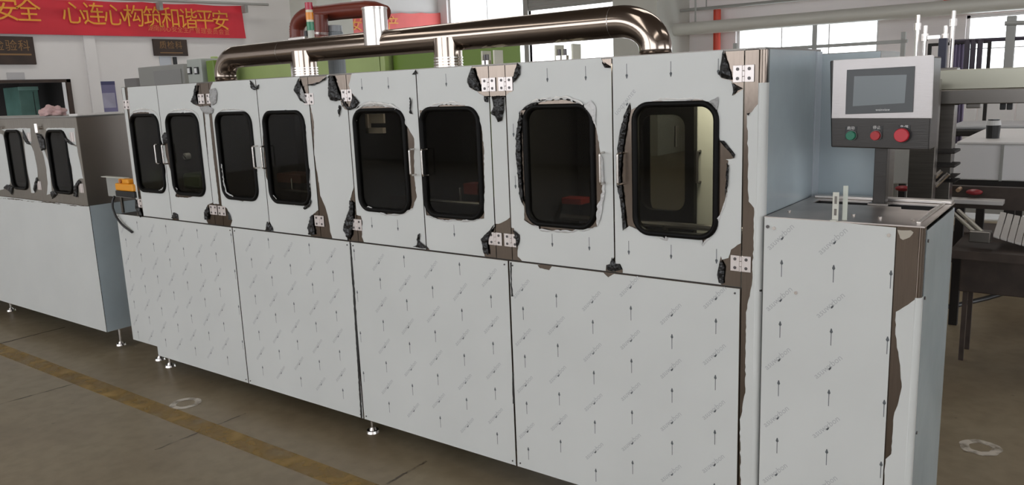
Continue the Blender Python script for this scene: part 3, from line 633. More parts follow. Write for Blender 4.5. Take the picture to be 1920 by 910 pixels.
# open slits in the film joints
for L in ([(957, 492), (960, 492), (960, 530), (963, 556), (959, 556)], [(961, 698), (964, 698), (965, 757), (962, 757)], [(656, 456), (659, 456), (667, 560), (672, 640), (680, 784), (677, 784), (668, 640), (663, 560)]):
    flap('film_slit_edge', L, MM, gapm, .0005, -.0022, .0004)
# ---- side face of the machine
sp = obj('side_panel', bx(XR - .003, XR, .035, .508, 1.0, ZT), steeld, MM)
obj('film', bx(XR, XR + .0012, .037, .506, 1.238, ZT - .002), film_shaded, sp)
obj('film_lower', bx(XR - .003, XR, .035, .508, ZB, 1.0), film_shaded, MM)
rc = obj('rear_cabinet', bx(XR - .002, .268, .57, .86, 1.0, ZT - .012), steeld, MM)
obj('film', bx(XR + .004, .266, .568, .570, 1.02, ZT - .014), film_shaded, rc)
obj('rear_cabinet_post', bx(XR - .004, XR + .006, .508, .568, 1.0, ZT - .004), mat('post_film', (.5, .55, .6), .3), MM)
obj('rear_cabinet_base', bx(XR + .01, .262, .58, .85, .1, 1.0), steeld, MM)
# ---- hinges
def hinge(x, z, y=-.002, m=hingem, w_=.034, h_=.052, label=None):
    bm = bx((x - w_, x - .004, y - .0022, y, z - h_ / 2, z + h_ / 2), (x + .004, x + w_, y - .0022, y, z - h_ / 2, z + h_ / 2)); 
    for k in range(3): cyl(bm, (x, y - .003, z - h_ / 2 + k * h_ / 3 + .0006), (x, y - .003, z - h_ / 2 + (k + 1) * h_ / 3 - .0006), .0045, n=10)
    H = obj('hinge', bm, m, MM, bevel=.0006)
    for sx in (-w_ * .55, w_ * .55):
        for sz in (-.0145, .0145): obj('screw', cy((x + sx, y - .0035, z + sz), (x + sx, y - .0005, z + sz), .0055, .005, n=8), screwm, H)
    return H
for x in (-.002, -1.016, -.936, -1.826, -2.087): hinge(x, 1.0785)
for x in (-2.963, -2.885): hinge(x, 1.08)
for x in (-.002, -1.016, -.934): hinge(x, 1.685)
hinge(-1.826, 1.665); hinge(-2.087, 1.655); hinge(-2.963, 1.675, w_=.028); hinge(-2.885, 1.675, w_=.028); hinge(-3.735, 1.66); hinge(-3.735, 1.075)
# ---- handles
def handle(x, d, dx=0):
    bm = bmesh.new(); z0, z1, pr = 1.323, 1.432, -.034
    pts = [(x, 0, z1)] + arc((x, pr + .008, z1), (x, pr, z1), (x, pr, z1 - .008), 4) + arc((x, pr, z0 + .008), (x, pr, z0), (x, pr + .008, z0), 4) + [(x, 0, z0)]
    tube(bm, pts, .0042, 10)
    obj('handle', bm, steelb, doors[d], smooth=True)
for x, d in ((-3.428, 1), (-3.352, 2), (-2.515, 3), (-2.445, 4), (-1.432, 5), (-1.362, 6), (-.507, 7), (-.436, 8)): handle(x, d)
# ---- dark curled flaps of film
FL = [[(885, 128), (878, 150), (881, 163), (893, 170), (902, 172), (899, 155), (893, 140), (889, 127)],
 [(972, 117), (978, 125), (977, 140), (965, 155), (963, 150), (967, 133)],
 [(924, 180), (948, 180), (947, 205), (943, 226), (936, 229), (930, 218), (922, 212), (927, 200)],
 [(910, 180), (917, 180), (917, 192), (911, 191)],
 [(1358, 93), (1349, 140), (1355, 146), (1374, 150), (1366, 120)],
 [(1373, 155), (1376, 165), (1374, 180), (1382, 170), (1392, 166), (1380, 160)],
 [(618, 142), (626, 142), (634, 165), (641, 185), (632, 190), (622, 188), (618, 178)],
 [(641, 183), (648, 200), (655, 207), (668, 203), (676, 192), (664, 178), (658, 200), (652, 200), (645, 188)],
 [(562, 146), (553, 168), (564, 188), (574, 194), (568, 170)],
 [(576, 160), (600, 154), (615, 143), (612, 150), (592, 160)],
 [(1183, 192), (1172, 215), (1163, 250), (1158, 290), (1158, 345), (1167, 395), (1169, 432), (1176, 425), (1171, 380), (1165, 330), (1168, 290), (1176, 240)],
 [(1350, 263), (1359, 264), (1380, 290), (1378, 297), (1372, 288), (1360, 275)],
 [(1364, 305), (1368, 310), (1367, 340), (1360, 380), (1362, 345)],
 [(903, 448), (909, 475), (918, 478), (915, 455), (929, 420), (916, 435)],
 [(964, 430), (975, 440), (975, 454), (970, 470), (969, 450)],
 [(1353, 487), (1346, 515), (1349, 530), (1358, 532), (1360, 500)],
 [(657, 375), (657, 390), (650, 412), (645, 430), (651, 440), (655, 452), (661, 440), (664, 410), (664, 380)],
 [(385, 399), (386, 412), (392, 412), (394, 395), (391, 386)],
 [(428, 394), (431, 411), (436, 413), (432, 400)],
 [(579, 426), (584, 405), (588, 402), (590, 425), (592, 440), (581, 440)],
 [(471, 150), (476, 156), (481, 164), (488, 158), (486, 167), (480, 169), (473, 166)],
 [(368, 160), (365, 178), (360, 190), (366, 196), (373, 196), (369, 180), (371, 160)],
 [(976, 208), (970, 250), (969, 290), (973, 340), (977, 372), (983, 385), (979, 330), (977, 250), (982, 223)],
 [(1139, 497), (1145, 495), (1149, 482), (1156, 495), (1163, 495), (1168, 505), (1150, 509), (1140, 506)],
 [(776, 462), (784, 459), (785, 440), (789, 437), (788, 452), (806, 466), (790, 465)],
 [(324, 409), (327, 398), (335, 402), (336, 411)],
 [(500, 432), (503, 415), (512, 425), (514, 434)],
 [(1131, 116), (1144, 125), (1148, 128), (1135, 127)],
 [(774, 140), (781, 131), (785, 138), (779, 140)],
 [(771, 182), (774, 190), (772, 205), (775, 214), (770, 213)],
 [(306, 255), (311, 248), (316, 249), (318, 268), (309, 270)],
 [(638, 197), (641, 198), (640, 210), (638, 220), (636, 210)],
 [(256, 372), (262, 385), (268, 404), (265, 408), (256, 390)],
 [(1110, 213), (1095, 197), (1080, 188), (1060, 183), (1040, 186), (1062, 187), (1088, 194)],
 [(1401, 213), (1408, 211), (1404, 217)],
 [(570, 390), (582, 381), (583, 372), (586, 378), (582, 388), (574, 393)],
 [(1000, 205), (1012, 190), (1040, 184), (1010, 187), (988, 198), (980, 207)]]
for i, L in enumerate(FL): flap('film_flap', L, MM, filmback, .011 if i in (0, 2, 4, 6, 10) else .006, -.0035)
GR = [[(378, 200), (392, 198), (402, 205), (400, 213), (388, 214), (380, 208)], [(395, 168), (405, 165), (409, 175), (407, 193), (399, 198), (395, 185)], [(1330, 191), (1348, 181), (1347, 200), (1345, 206)], [(567, 160), (572, 175), (576, 192), (571, 190), (563, 180)], [(1126, 285), (1132, 300), (1134, 345), (1136, 360), (1127, 412), (1121, 425), (1121, 411), (1125, 387), (1133, 355), (1128, 338)], [(1095, 198), (1110, 188), (1118, 200), (1119, 240), (1112, 222)]]
for i, L in enumerate(GR): flap('film_flap', L, MM, mat('film_crumple_grey', (.36, .36, .36), .35, bump=.6, bscale=70) if i < 1 else (bpy.data.materials['film_crumple_grey'] if i < 4 else lip), .007, -.003)
# ---- feet
def foot(parent, x, y, ztop):
    bm = bmesh.new(); cyl(bm, (x, y, .02), (x, y, ztop), .009, n=12); cyl(bm, (x, y, 0), (x, y, .012), .034, .03, n=20); cyl(bm, (x, y, .012), (x, y, .026), .018, .012, n=12); cyl(bm, (x, y, ztop - .03), (x, y, ztop - .015), .017, n=6)
    obj('foot', bm, steelb, parent, smooth=False)
for x, y in ((-3.99, .14), (-3.80, .10), (-1.926, .09), (-.6, .09)): foot(MM, x, y, ZB + .065); foot(MM, x, .5, ZB + .065)
# ================================================================= EXHAUST DUCT
ED = thing('exhaust_duct', 'polished steel exhaust duct running above the long machine', 'duct', (-1.8, .28, ZT))
DY, DZ, DR = .28, 1.899, .060
xl, xr = -3.14, -.447
pts = [(xl, DY, ZT)] + arc((xl, DY, DZ - .10), (xl, DY, DZ), (xl + .13, DY, DZ), 10)[0:] + [(-2.0, DY, DZ)] + arc((xr - .15, DY, DZ), (xr, DY, DZ), (xr, DY, DZ - .11), 12) + [(xr, DY, ZT)]
bm = bmesh.new(); tube(bm, pts, DR, 32); obj('main_pipe', bm, ductm, ED, smooth=True)
for x in (-2.405, -1.435): 
    c = obj('branch_pipe', cy((x, DY - .03, ZT), (x, DY - .03, DZ - .005), .062, n=28, caps=False), ductm, ED, smooth=True)
    bm = bmesh.new()
    for k in range(4): cyl(bm, (x, DY - .03, ZT + .012 + k * .012), (x, DY - .03, ZT + .018 + k * .012), .0655, n=28)
    obj('clamp_ring', bm, steelb, c)
c = obj('riser_pipe', cy((-1.875, DY - .03, DZ - .01), (-1.875, DY - .03, 2.062), .058, n=28, caps=False), steelb, ED, smooth=True)
for z in (2.058,): obj('rim', cy((-1.875, DY - .03, z - .006), (-1.875, DY - .03, z + .002), .061, n=28), steelb, c)
for x in (-2.6, -.62): obj('weld_seam', cy((x, DY, DZ), (x + .003, DY, DZ), DR + .0008, n=32, caps=False), steelb, ED)
for x, z in ((xl, ZT), (xr, ZT)): obj('flange', cy((x, DY, z), (x, DY, z + .008), DR + .018, n=28), steelb, ED)
# small fittings on the roof
def fitting(u0, u1, v0, v1, label):
    p = P3(u0, v1, .3); q = P3(u1, v0, .3)
    t = thing('roof_fitting', label, 'bracket', ((p.x + q.x) / 2, .3, ZT))
    obj('bracket_plate', bx((p.x, p.x + .008, .28, .34, ZT + .004, q.z), (q.x - .008, q.x, .28, .34, ZT + .004, q.z), (p.x - .02, q.x + .005, .28, .34, ZT + .004, ZT + .01)), mat('plate_cream', (.7, .68, .55), .4), t)
    for x in (p.x + .03, q.x - .03): obj('bolt', cy((x, .27, ZT + .03), (x, .27, ZT + .055), .007, n=8), screwm, t); obj('bolt_plate', bx(x - .01, x + .01, .26, .28, ZT + .01, ZT + .03), steelb, t)
fitting(1045, 1079, 82, 108, 'cream bracket with two bolts on the roof, right of the duct branches')
fitting(908, 932, 94, 116, 'cream bracket with bolts on the roof above the paired hinges')
# ================================================================= SIGNAL TOWER, HOSE, BLOWER MOTOR
x, y = P3(583, 60, .5).x, .5
t = thing('signal_tower', 'signal tower lamp with red, amber and green tiers behind the duct', 'signal lamp', (x, y, ZT))
k = P3(583, 60, .5).z
def zz(v): return P3(583, v, .5).z
obj('pole', cy((x, y, ZT + .004), (x, y, zz(56)), .018, n=16), creamm, t)
for nm, a, b, c_ in (('green_tier', 57, 41, (.01, .22, .10)), ('amber_tier', 37, 23, (.85, .30, .02)), ('red_tier', 18, 4, (.45, .01, .04))):
    obj(nm, cy((x, y, zz(a)), (x, y, zz(b)), .0205, n=20), mat(nm, c_, .2), t, smooth=False)
for a, b in ((41, 37), (23, 18)): obj('ring', cy((x, y, zz(a)), (x, y, zz(b)), .019, n=20), mat('ring_cream', (.8, .72, .55), .4), t)
t = thing('flexible_hose', 'rust-red ribbed flexible hose arching behind the signal tower', 'hose', (P3(560, 70, .75).x, .75, ZT))
def hosemesh(pts, r):
    """ribbed tube"""
    pts = [Vector(p) for p in pts]; L = []; 
    for i in range(len(pts) - 1):
        n = max(1, int((pts[i + 1] - pts[i]).length / .006))
        for k in range(n): L.append(pts[i].lerp(pts[i + 1], k / n))
    L.append(pts[-1]); bm = bmesh.new(); tube(bm, L, [r * (1 + .035 * (1 if k % 2 else -1)) for k in range(len(L))], 18); return bm
def H(u, v, yy=.75): return P3(u, v, yy)
pth = [H(558, 82)] + arc(H(557, 60), H(552, 22), H(600, 26), 10) + [H(640, 21), H(685, 17), H(700, 18), H(722, 26)]
obj('hose_arch', hosemesh(pth, .045), hosem, t, smooth=True)
obj('hose_drop', hosemesh([H(603, 82, .66), H(602, 50, .66), H(601, 26, .66)], .041), hosem, t, smooth=True)
bm = bmesh.new()
for k in range(3): cyl(bm, H(602.5, 68 - 1.6 * k - 4, .66), H(602.5, 67.5 - 1.6 * k - 4, .66), .045, n=18)
obj('hose_clamp', bm, steelb, t)
mx_ = P3(627, 60, .75); t = thing('fan_motor', 'small grey motor standing behind the duct right of the hose', 'motor', (mx_.x, .75, ZT))
a = P3(615, 62, .75); b = P3(642, 46, .75)
obj('motor_body', cy((mx_.x, .75, ZT + .004), (mx_.x, .75, a.z), .05, n=24), mat('motor_grey', (.25, .28, .30), .4), t)
obj('motor_cap', cy((mx_.x, .75, a.z), (mx_.x, .75, b.z), .046, n=24), mat('motor_cap_grey', (.34, .36, .38), .4), t, bevel=.004)
obj('terminal_box', bx(mx_.x - .045, mx_.x - .005, .69, .705, a.z + .0, a.z + .04), mat('pale_box', (.62, .64, .62), .4), t, bevel=.003)
obj('mount_plate', bx(P3(540, 80, .75).x, P3(660, 80, .75).x, .58, .86, ZT - .02, ZT + .004), greym, t)
a = P3(548, 76, .5); b = P3(578, 68, .5); t = thing('valve_block', 'small valve block with black cap left of the signal tower', 'valve', ((a.x + b.x) / 2, .5, ZT))
obj('block', bx(a.x, b.x, .47, .53, ZT + .004, b.z), steelb, t, bevel=.003); obj('cap', cy((b.x - .012, .5, b.z), (b.x - .012, .5, b.z + .03), .012, n=12), blackm, t)
# ================================================================= RIGHT SIDE CABINET
SB = thing('side_cabinet', 'lower film-covered cabinet standing at the right end of the machine', 'cabinet', (.3, .27, 0))
CT = 1.235; X0, X1, XC = .072, .459, .532
fp = obj('front_panel', bx(X0, X1 - .001, 0, .003, .12, CT), steel, SB)
ff = sheet([(X0 + .001, .122), (X1 - .002, .122), (X1 - .002, CT - .004), (.37, CT - .002), (.30, CT + .001), (X0 + .001, CT + .001)], (), -.0016, -.0004)
obj('film', ff, film, fp)
marks(fp, None, [(x, z) for x in (.131, .289, .450) for z in (1.104, .903, .704, .504, .304)], -.002, lambda x, z: X0 + .0 < x < X1 + .02 and .13 < z < CT, tsz=.028)
for u, v in ((1440, 425), (1452, 428), (1667, 441), (1493, 549)): p = at(u, v); obj('screw', cy((p.x, -.005, p.z), (p.x, -.0012, p.z), .0055, n=10), steelb if u > 1450 else screwm, fp)
co = obj('corner_post', bx(X1 + .0005, XC - .014, 0, .003, .12, CT), steel, SB, label='bare brown steel corner post, film hanging off its lower half')
obj('corner_fold', rcorner(XC, .015, .03, .12, CT, .003), steel, SB, smooth=True)
obj('film', sheet(jag(px([(1716, 562), (1695, 576), (1680, 585), (1679, 617), (1679, 627), (1688, 685), (1691, 726), (1685, 753), (1676, 780), (1673, 821), (1671, 852), (1661, 861), (1657, 915), (1657, 960), (1720, 960), (1720, 562)]), .0015, .012, (X1 + .001, XC - .015, .122, CT), .002), (), -.0015, -.0004), film, co)
obj('corner_film', rcorner(XC, .015, .03, .122, at(1725, 560).z, .001, .0015), film, SB, smooth=True)
obj('film_scrap', sheet(jag(px([(1683, 431), (1708, 432), (1713, 436), (1706, 445), (1693, 450), (1688, 447), (1684, 436)]), .001, .008), (), -.0016, -.0004), mat('glue_residue', (.42, .38, .32), .7), co)
sd = obj('side_panel', bx(XC - .003, XC, .032, .50, .12, CT - .012), steeld, SB)
obj('film', bx(XC, XC + .0013, .034, .498, .122, CT - .012), film_shaded, sd)
for z in (1.19, 1.02, .6, .3): obj('screw', cy((XC, .045, z), (XC + .005, .045, z), .005, n=8), screwm, sd)
obj('carcass', bx((X0, X0 + .003, 0.004, .50, .12, CT - .003), (X0, XC - .004, .497, .50, .12, CT - .004), (X0, XC - .004, .005, .497, .5, .505)), inner, SB)
def zp(u, v): p = at(u, v, 'z', CT); return (p.x, p.y)
A_ = zp(1440, 398); 
op = [zp(1509, 382), zp(1700, 403), zp(1697, 407), zp(1731, 407), zp(1757, 393), zp(1700, 391), zp(1640, 388), zp(1580, 386)]
yo0 = min(p[1] for p in op)
tp = obj('top_plate', sheet([(X0, 0), (XC, 0), (XC, .50), (X0, .50)], [[(.12, .335), (.40, .345), (.41, .30), (.49, .30), (.495, .415), (.12, .42)]], CT, CT + .004, ax='z'), mat('top_steel', (.55, .50, .47), .36, 1, bump=.03, bscale=30, var=.15, vscale=7), SB)
obj('inner_well', bx((.115, .50, .30, .425, CT - .16, CT - .155), (.115, .118, .30, .425, CT - .155, CT), (.497, .50, .295, .425, CT - .155, CT), (.115, .50, .425, .428, CT - .155, CT)), gapm, SB)
obj('rear_rail', bx(X0 + .02, XC - .002, .455, .50, CT + .004, CT + .014), mat('rail_steel', (.6, .57, .55), .3, 1), SB, bevel=.002)
obj('side_rail', bx(XC - .03, XC - .018, .04, .45, CT + .004, CT + .010), steelb, SB, bevel=.001)
p = at(1566, 414, 'z', CT + .004)
br = obj('clear_stop_plate', bx((p.x - .010, p.x + .008, p.y, p.y + .004, CT + .004, CT + .09), (p.x - .010, p.x + .008, p.y - .02, p.y + .004, CT + .004, CT + .008)), creamm, SB, bevel=.0008)
obj('slot', bx((p.x - .004, p.x + .003, p.y - .001, p.y, CT + .055, CT + .078), (p.x - .004, p.x + .003, p.y - .001, p.y, CT + .02, CT + .04)), steeld, br)
obj('stop_plate', bx(p.x + .014, p.x + .028, p.y + .02, p.y + .024, CT + .004, CT + .108), mat('plate_pale', (.55, .58, .52), .4), SB, bevel=.0008)
for u, v in ((1600, 405), (1650, 410), (1712, 415), (1480, 398), (1690, 372), (1740, 376)):
    q = at(u, v, 'z', CT + .004); 
    if X0 < q.x < XC and 0 < q.y < .5: obj('bolt', cy((q.x, q.y, CT + .003), (q.x, q.y, CT + .010), .006, n=6), steelb, SB)
for x in (X0 + .04, XC - .05):
    for y in (.05, .45): foot(SB, x, y, .125)
# ================================================================= OPERATOR PANEL
PY = .26
OP = thing('operator_panel', 'steel operator panel with a grey touchscreen and three push buttons', 'control panel', (.33, .34, CT))
def q(u, v, y=PY): p = P3(u, v, y); return (p.x, p.z)
body = [q(1556, 114), q(1752, 106), q(1742, 282), q(1558, 276)]
obj('housing', sheet(body, (), PY, PY + .12), mat('housing_steel', (.055, .052, .05), .3, 1, bump=.04, bscale=25, stretch=(1, 1, 20)), OP, bevel=.004)
plp = [q(1563, 113), q(1752, 103), q(1748, 222), q(1560, 222)]
pl = obj('face_plate', sheet(plp, (), PY - .008, PY), mat('face_plate_steel', (.40, .375, .37), .33, 1, bump=.04, bscale=25, stretch=(1, 1, 20)), OP, bevel=.0015)
bz = obj('screen_bezel', sheet([q(1590, 131), q(1717, 124), q(1713, 210), q(1587, 214)], (), PY - .014, PY - .008), mat('bezel_grey', (.07, .075, .08), .35), OP, bevel=.001)
obj('screen', sheet([q(1604, 143), q(1702, 140), q(1698, 193), q(1601, 199)], (), PY - .0146, PY - .0139), mat('screen_grey', (.20, .225, .24), .18), bz)
c0 = P3(1655, 206, PY - .0145); bm = bmesh.new(); addtext(bm, 'weinview', .011, lambda v: Vector((c0.x + v.x, PY - .0145, c0.z + v.y))); obj('maker_lettering', bm, mat('lettering_silver', (.6, .6, .6), .4), bz)
def button(u, v, r, col, nm, uu, v0, txt, tall=0.02):
    c = P3(u, v, PY); a = P3(uu - 12, v0, PY); 
    lg = obj('legend_plate', bx(a.x, a.x + .036, PY - .002, PY, c.z - .012, a.z), blackm, OP, bevel=.0005)
    bm = bmesh.new(); addtext(bm, txt, .012, lambda w_: Vector((a.x + .018 + w_.x, PY - .0025, a.z - .006 + w_.y))); obj('legend_lettering', bm, whitem, lg)
    m = mat(nm + '_plastic', col, .3)
    bm = bmesh.new(); cyl(bm, (c.x, PY - .001, c.z), (c.x, PY - .006, c.z), r * 1.12, n=24); b = obj('collar', bm, screwm if r < .02 else blackm, OP)
    bm = bmesh.new()
    if r > .02: cyl(bm, (c.x, PY - .006, c.z), (c.x, PY - .018, c.z), r * .6, n=24); cyl(bm, (c.x, PY - .018, c.z), (c.x, PY - .030, c.z), r, r * .9, n=28)
    else: cyl(bm, (c.x, PY - .006, c.z), (c.x, PY - tall, c.z), r, r * .92, n=24)
    obj(nm, bm, m, OP, bevel=.0015)
button(1597, 254, .0155, (.01, .16, .09), 'green_button', 1597, 237, '启动')
button(1643, 254, .0155, (.38, .015, .02), 'red_button', 1645, 236, '停止')
button(1693, 253, .0225, (.50, .025, .04), 'emergency_stop_button', 1696, 235, '急停')
p0 = P3(1640, 285, PY + .1); p1 = P3(1664, 285, PY + .1)
obj('post', bx(p0.x, p1.x, PY + .1, PY + .14, CT + .004, p0.z + .05), bpy.data.materials['housing_steel'], OP, bevel=.002)
obj('post_foot', bx(p0.x - .012, p1.x + .012, PY + .088, PY + .152, CT + .004, CT + .010), steeld, OP)
# ================================================================= EMERGENCY-STOP BOX AT THE LEFT END
ES = thing('emergency_stop_station', 'orange emergency-stop box with a black cable at the left end of the machine', 'switch box', (-3.93, .03, ZS))
a = at(198, 330, 'y', .03); b = at(246, 372, 'y', .03)
obj('back_plate', bx(a.x, b.x, .03, .036, b.z, a.z), mat('plate_greywhite', (.33, .33, .31), .5), ES, bevel=.002)
obj('support_arm', bx((a.x + b.x) / 2 - .01, (a.x + b.x) / 2 + .01, .036, .046, ZS - .004, a.z - .03), steeld, ES)
obj('clear_edge', bx(a.x, b.x, .0, .036, a.z - .004, a.z), creamm, ES)
a = at(213, 333, 'y', -.02); b = at(249, 360, 'y', -.02)
orng = mat('orange_plastic', (.80, .33, .02), .35)
bm = bmesh.new(); 
for xx0, xx1, zz0, zz1 in ((a.x, b.x, b.z, a.z - .035), ((a.x * .78 + b.x * .22), (a.x * .22 + b.x * .78), a.z - .036, a.z - .006)): box(bm, xx0, xx1, -.02, .03, zz0, zz1)
obj('orange_cover', bm, orng, ES, bevel=.008)
obj('knob', cy(((a.x + b.x) / 2 - .02, -.028, a.z - .02), ((a.x + b.x) / 2 - .02, -.02, a.z - .02), .012, n=16), mat('knob_red_brown', (.4, .12, .02), .4), ES)
obj('black_base', bx(a.x - .005, b.x + .005, -.02, .03, b.z - .038, b.z - .001), blackm, ES, bevel=.004)
cb = [at(215, 368, 'y', 0), at(211, 378, 'y', -.01), at(211, 390, 'y', -.02), at(218, 408, 'y', -.022), at(230, 423, 'y', -.02), at(248, 436, 'y', -.012)]
sp_ = []
for i in range(len(cb) - 1):
    for k in range(5): sp_.append(cb[i].lerp(cb[i + 1], k / 5))
sp_.append(cb[-1])
for _ in range(3): sp_ = [sp_[0]] + [(sp_[i - 1] + sp_[i] * 2 + sp_[i + 1]) / 4 for i in range(1, len(sp_) - 1)] + [sp_[-1]]
bm = bmesh.new(); tube(bm, sp_, .007, 10); obj('cable', bm, blackm, ES, smooth=True)
# ================================================================= LEFT MACHINE
LM = thing('second_washing_machine', 'shorter machine at the left edge with bare steel around its windows', 'machine', (-5.8, .3, 0))
lx1 = -4.385; lx0 = -7.6; lz0, lzs, lzt = .165, 1.022, 1.59
obj('lower_panel', bx(lx0, lx1 + .01, 0, .004, lz0, lzs), steel, LM)
lp = LM.children[-1] if LM.children else None
obj('film', sheet([(lx0, lz0 + .002), (lx1 + .012, lz0 + .002), (lx1 + .012, lzs - .004)] + jag(px([(168, 388), (150, 385), (140, 387), (100, 380), (80, 378), (60, 379), (30, 373), (0, 372)]), .002, .02) + [(lx0, lzs - .004)], (), -.0015, -.0003), film, LM)
holes = [rrect(-5.48, -5.235, 1.095, 1.505, .05, 7), rrect(-4.825, -4.56, 1.095, 1.51, .05, 7), rrect(-6.16, -5.90, 1.095, 1.51, .05, 7), rrect(-6.82, -6.56, 1.095, 1.51, .05, 7)]
uf = obj('upper_panel', sheet([(lx0, lzs), (lx1, lzs), (lx1, lzt), (lx0, lzt)], holes, 0, .004), mat('bare_steel_front', (.36, .335, .30), .38, 1, bump=.04, bscale=30, var=.06, stretch=(20, 1, 1)), LM)
for hx0, hx1 in ((-5.48, -5.235), (-4.825, -4.56), (-6.16, -5.90), (-6.82, -6.56)):
    dr_ = obj('window_gasket', torus_gasket(hx0 - .01, hx1 + .01, 1.085, 1.515), rubber, LM, smooth=True)
    obj('window_pane', sheet(rrect(hx0 + .002, hx1 - .002, 1.097, 1.503, .045, 6), (), .004, .0065), glass, dr_)
for L in ([(-60, 248), (0, 251), (5, 252), (10, 268), (16, 309), (20, 331), (19, 345), (7, 355), (0, 357), (-60, 357)],
          [(45, 240), (57, 241), (59, 262), (58, 272), (64, 285), (70, 316), (71, 331), (66, 345), (65, 362), (59, 362), (57, 345), (51, 316), (46, 275)],
          [(78, 280), (83, 282), (90, 300), (94, 320), (97, 355), (97, 363), (88, 366), (90, 345), (87, 316), (82, 292)],
          [(123, 265), (135, 272), (144, 275), (156, 335), (148, 336), (143, 350), (139, 352), (135, 316), (129, 290)],
          [(86, 243), (90, 240), (140, 240), (143, 272), (136, 270), (128, 262), (120, 246), (100, 243), (90, 247)], [(2, 243), (44, 240), (46, 250), (30, 243), (10, 247)]):
    obj('film_scrap', sheet(jag(px(L), .002, .015), (), -.0013, -.0002), film, LM)
for L in ([(44, 242), (50, 255), (59, 272), (52, 270), (46, 262)], [(70, 250), (77, 252), (84, 262), (86, 280), (80, 283), (74, 265)], [(120, 254), (130, 262), (142, 272), (136, 272), (125, 265)], [(64, 352), (70, 332), (72, 340), (67, 362)], [(140, 350), (148, 337), (153, 342), (146, 352), (146, 370), (140, 368)], [(7, 352), (14, 346), (26, 350), (24, 366), (18, 358)], [(96, 360), (104, 356), (108, 365), (100, 373)]):
    flap('film_flap', L, LM, filmback, .006, -.002)
for u, v in ((55, 257), (136, 257), (74, 348), (153, 353)):
    p = at(u, v); obj('hinge', bx((p.x - .03, p.x - .003, -.004, -.0012, p.z - .03, p.z + .03), (p.x + .003, p.x + .03, -.004, -.0012, p.z - .03, p.z + .03), (p.x - .005, p.x + .005, -.007, -.001, p.z - .03, p.z + .03)), hingem, LM, bevel=.001)
for u, v in ((77, 240), (4, 240)):
    p = at(u, v); bm = bmesh.new(); cyl(bm, (p.x, -.03, p.z), (p.x, 0, p.z), .010, n=12); cyl(bm, (p.x, -.03, p.z - .03), (p.x, -.03, p.z + .03), .012, n=12); obj('latch', bm, steelb, LM)
obj('roof', bx(lx0, lx1, .0, .62, lzt, lzt + .004), steeld, LM)
obj('roof_tray', bx((lx0, lx1 - .02, .06, .60, lzt + .004, lzt + .01),), greym, LM)
obj('upper_side_panel', bx(lx1 - .003, lx1, .004, .62, lzs, lzt), mat('side_steel_dark', (.25, .225, .205), .38, 1, bump=.04, bscale=20, stretch=(1, 1, 12)), LM)
ls = obj('lower_side_panel', bx(lx1 + .008, lx1 + .011, .004, .62, lz0, lzs), film_shaded, LM)
obj('carcass', bx((lx0, lx1 - .004, .55, .62, lz0, lzt), (lx0, lx1 - .004, .005, .62, lz0 + .01, lz0 + .02), (lx0, lx1 - .004, .005, .62, lzs - .003, lzs)), inner, LM)
for x in (-4.55, -6.35, -7.4): foot(LM, x, .17, lz0 + .03); foot(LM, x, .55, lz0 + .03)
a = at(131, 218, 'y', .03); b = at(180, 214, 'y', .2)
tag(obj('foam_sheet', bx(-4.50, lx1 + .006, .01, .30, lzt + .0105, lzt + .024), whitem, bevel=.003), 'thin white foam sheet on the right end of the left machine', 'foam sheet')
# crumpled pink cloth
bm = bmesh.new(); bmesh.ops.create_icosphere(bm, subdivisions=4, radius=1)
c = at(99, 214, 'y', .12)
for v in bm.verts:
    n_ = v.co.normalized(); k = 1 + .35 * noise.noise(n_ * 2.3) + .22 * noise.noise(n_ * 6)
    v.co = Vector((n_.x * .115 * k, n_.y * .07 * k, max(n_.z, -.35) * .048 * k))
zmin = min(v.co.z for v in bm.verts)
for v in bm.verts: v.co = v.co + Vector((c.x, c.y, lzt + .0108 - zmin))
tag(obj('crumpled_cloth', bm, mat('pink_cloth', (.55, .37, .36), .8, bump=.5, bscale=40), smooth=True), 'crumpled pink cloth lying on top of the left machine', 'cloth')
# something dark red on the far side
a = P3(200, 205, 1.6); b = P3(228, 212, 1.6)
# ================================================================= RIGHT BACKGROUND MACHINERY
exec_y = 2.6
FR = thing('packing_frame', 'tall stainless frame with rods and cross beams right of the operator panel', 'machine', (.45, 2.8, 0))
def fbox(nm, u0, v0, u1, v1, y, dep, m, parent, zf=False, bev=.004, label=None):
    return obj(nm, bx(*pb(u0, v0, u1, v1, y, dep, zf)), m, parent, bevel=bev, label=label)
stm = mat('frame_steel', (.22, .205, .19), .35, 1, bump=.03, bscale=20)
fbox('post', 1753, 128, 1779, 375, 2.6, .1, steeld, FR, True)
fbox('post', 1712, 150, 1746, 405, 2.3, .08, steeld, FR, True)
P_ = P3(2060, 170, 2.6); fbox('post', 2040, 60, 2066, 375, 2.6, .1, stm, FR, True)
fbox('upper_beam', 1757, 132, 2066, 161, 2.56, .06, mat('beam_steel', (.42, .41, .34), .38, 1), FR)
fbox('lower_beam', 1744, 170, 2066, 191, 2.50, .08, stm, FR)
fbox('dark_rail', 1846, 161, 2060, 170, 2.58, .05, brownm, FR)
for u, v0 in ((1722, 28), (1736, 48), (1789, 20), (1774, 48)):
    a = P3(u, v0, 2.7); b = P3(u, 150, 2.7); bm = bmesh.new(); cyl(bm, (a.x, 2.7, b.z - .3), (a.x, 2.7, a.z), .011, n=12)
    o = obj('guide_rod', bm, steelb, FR)
    bm = bmesh.new(); zq = P3(u, v0 + 22, 2.7).z; cyl(bm, (a.x, 2.7, zq - .02), (a.x, 2.7, zq + .02), .019, n=12); obj('rod_sleeve', bm, steelb, o)
a = P3(1758, 66, 2.68); b = P3(1740, 66, 2.68); obj('rod_bracket', bx(b.x, a.x + .01, 2.66, 2.7, a.z - .02, a.z), steelb, FR)
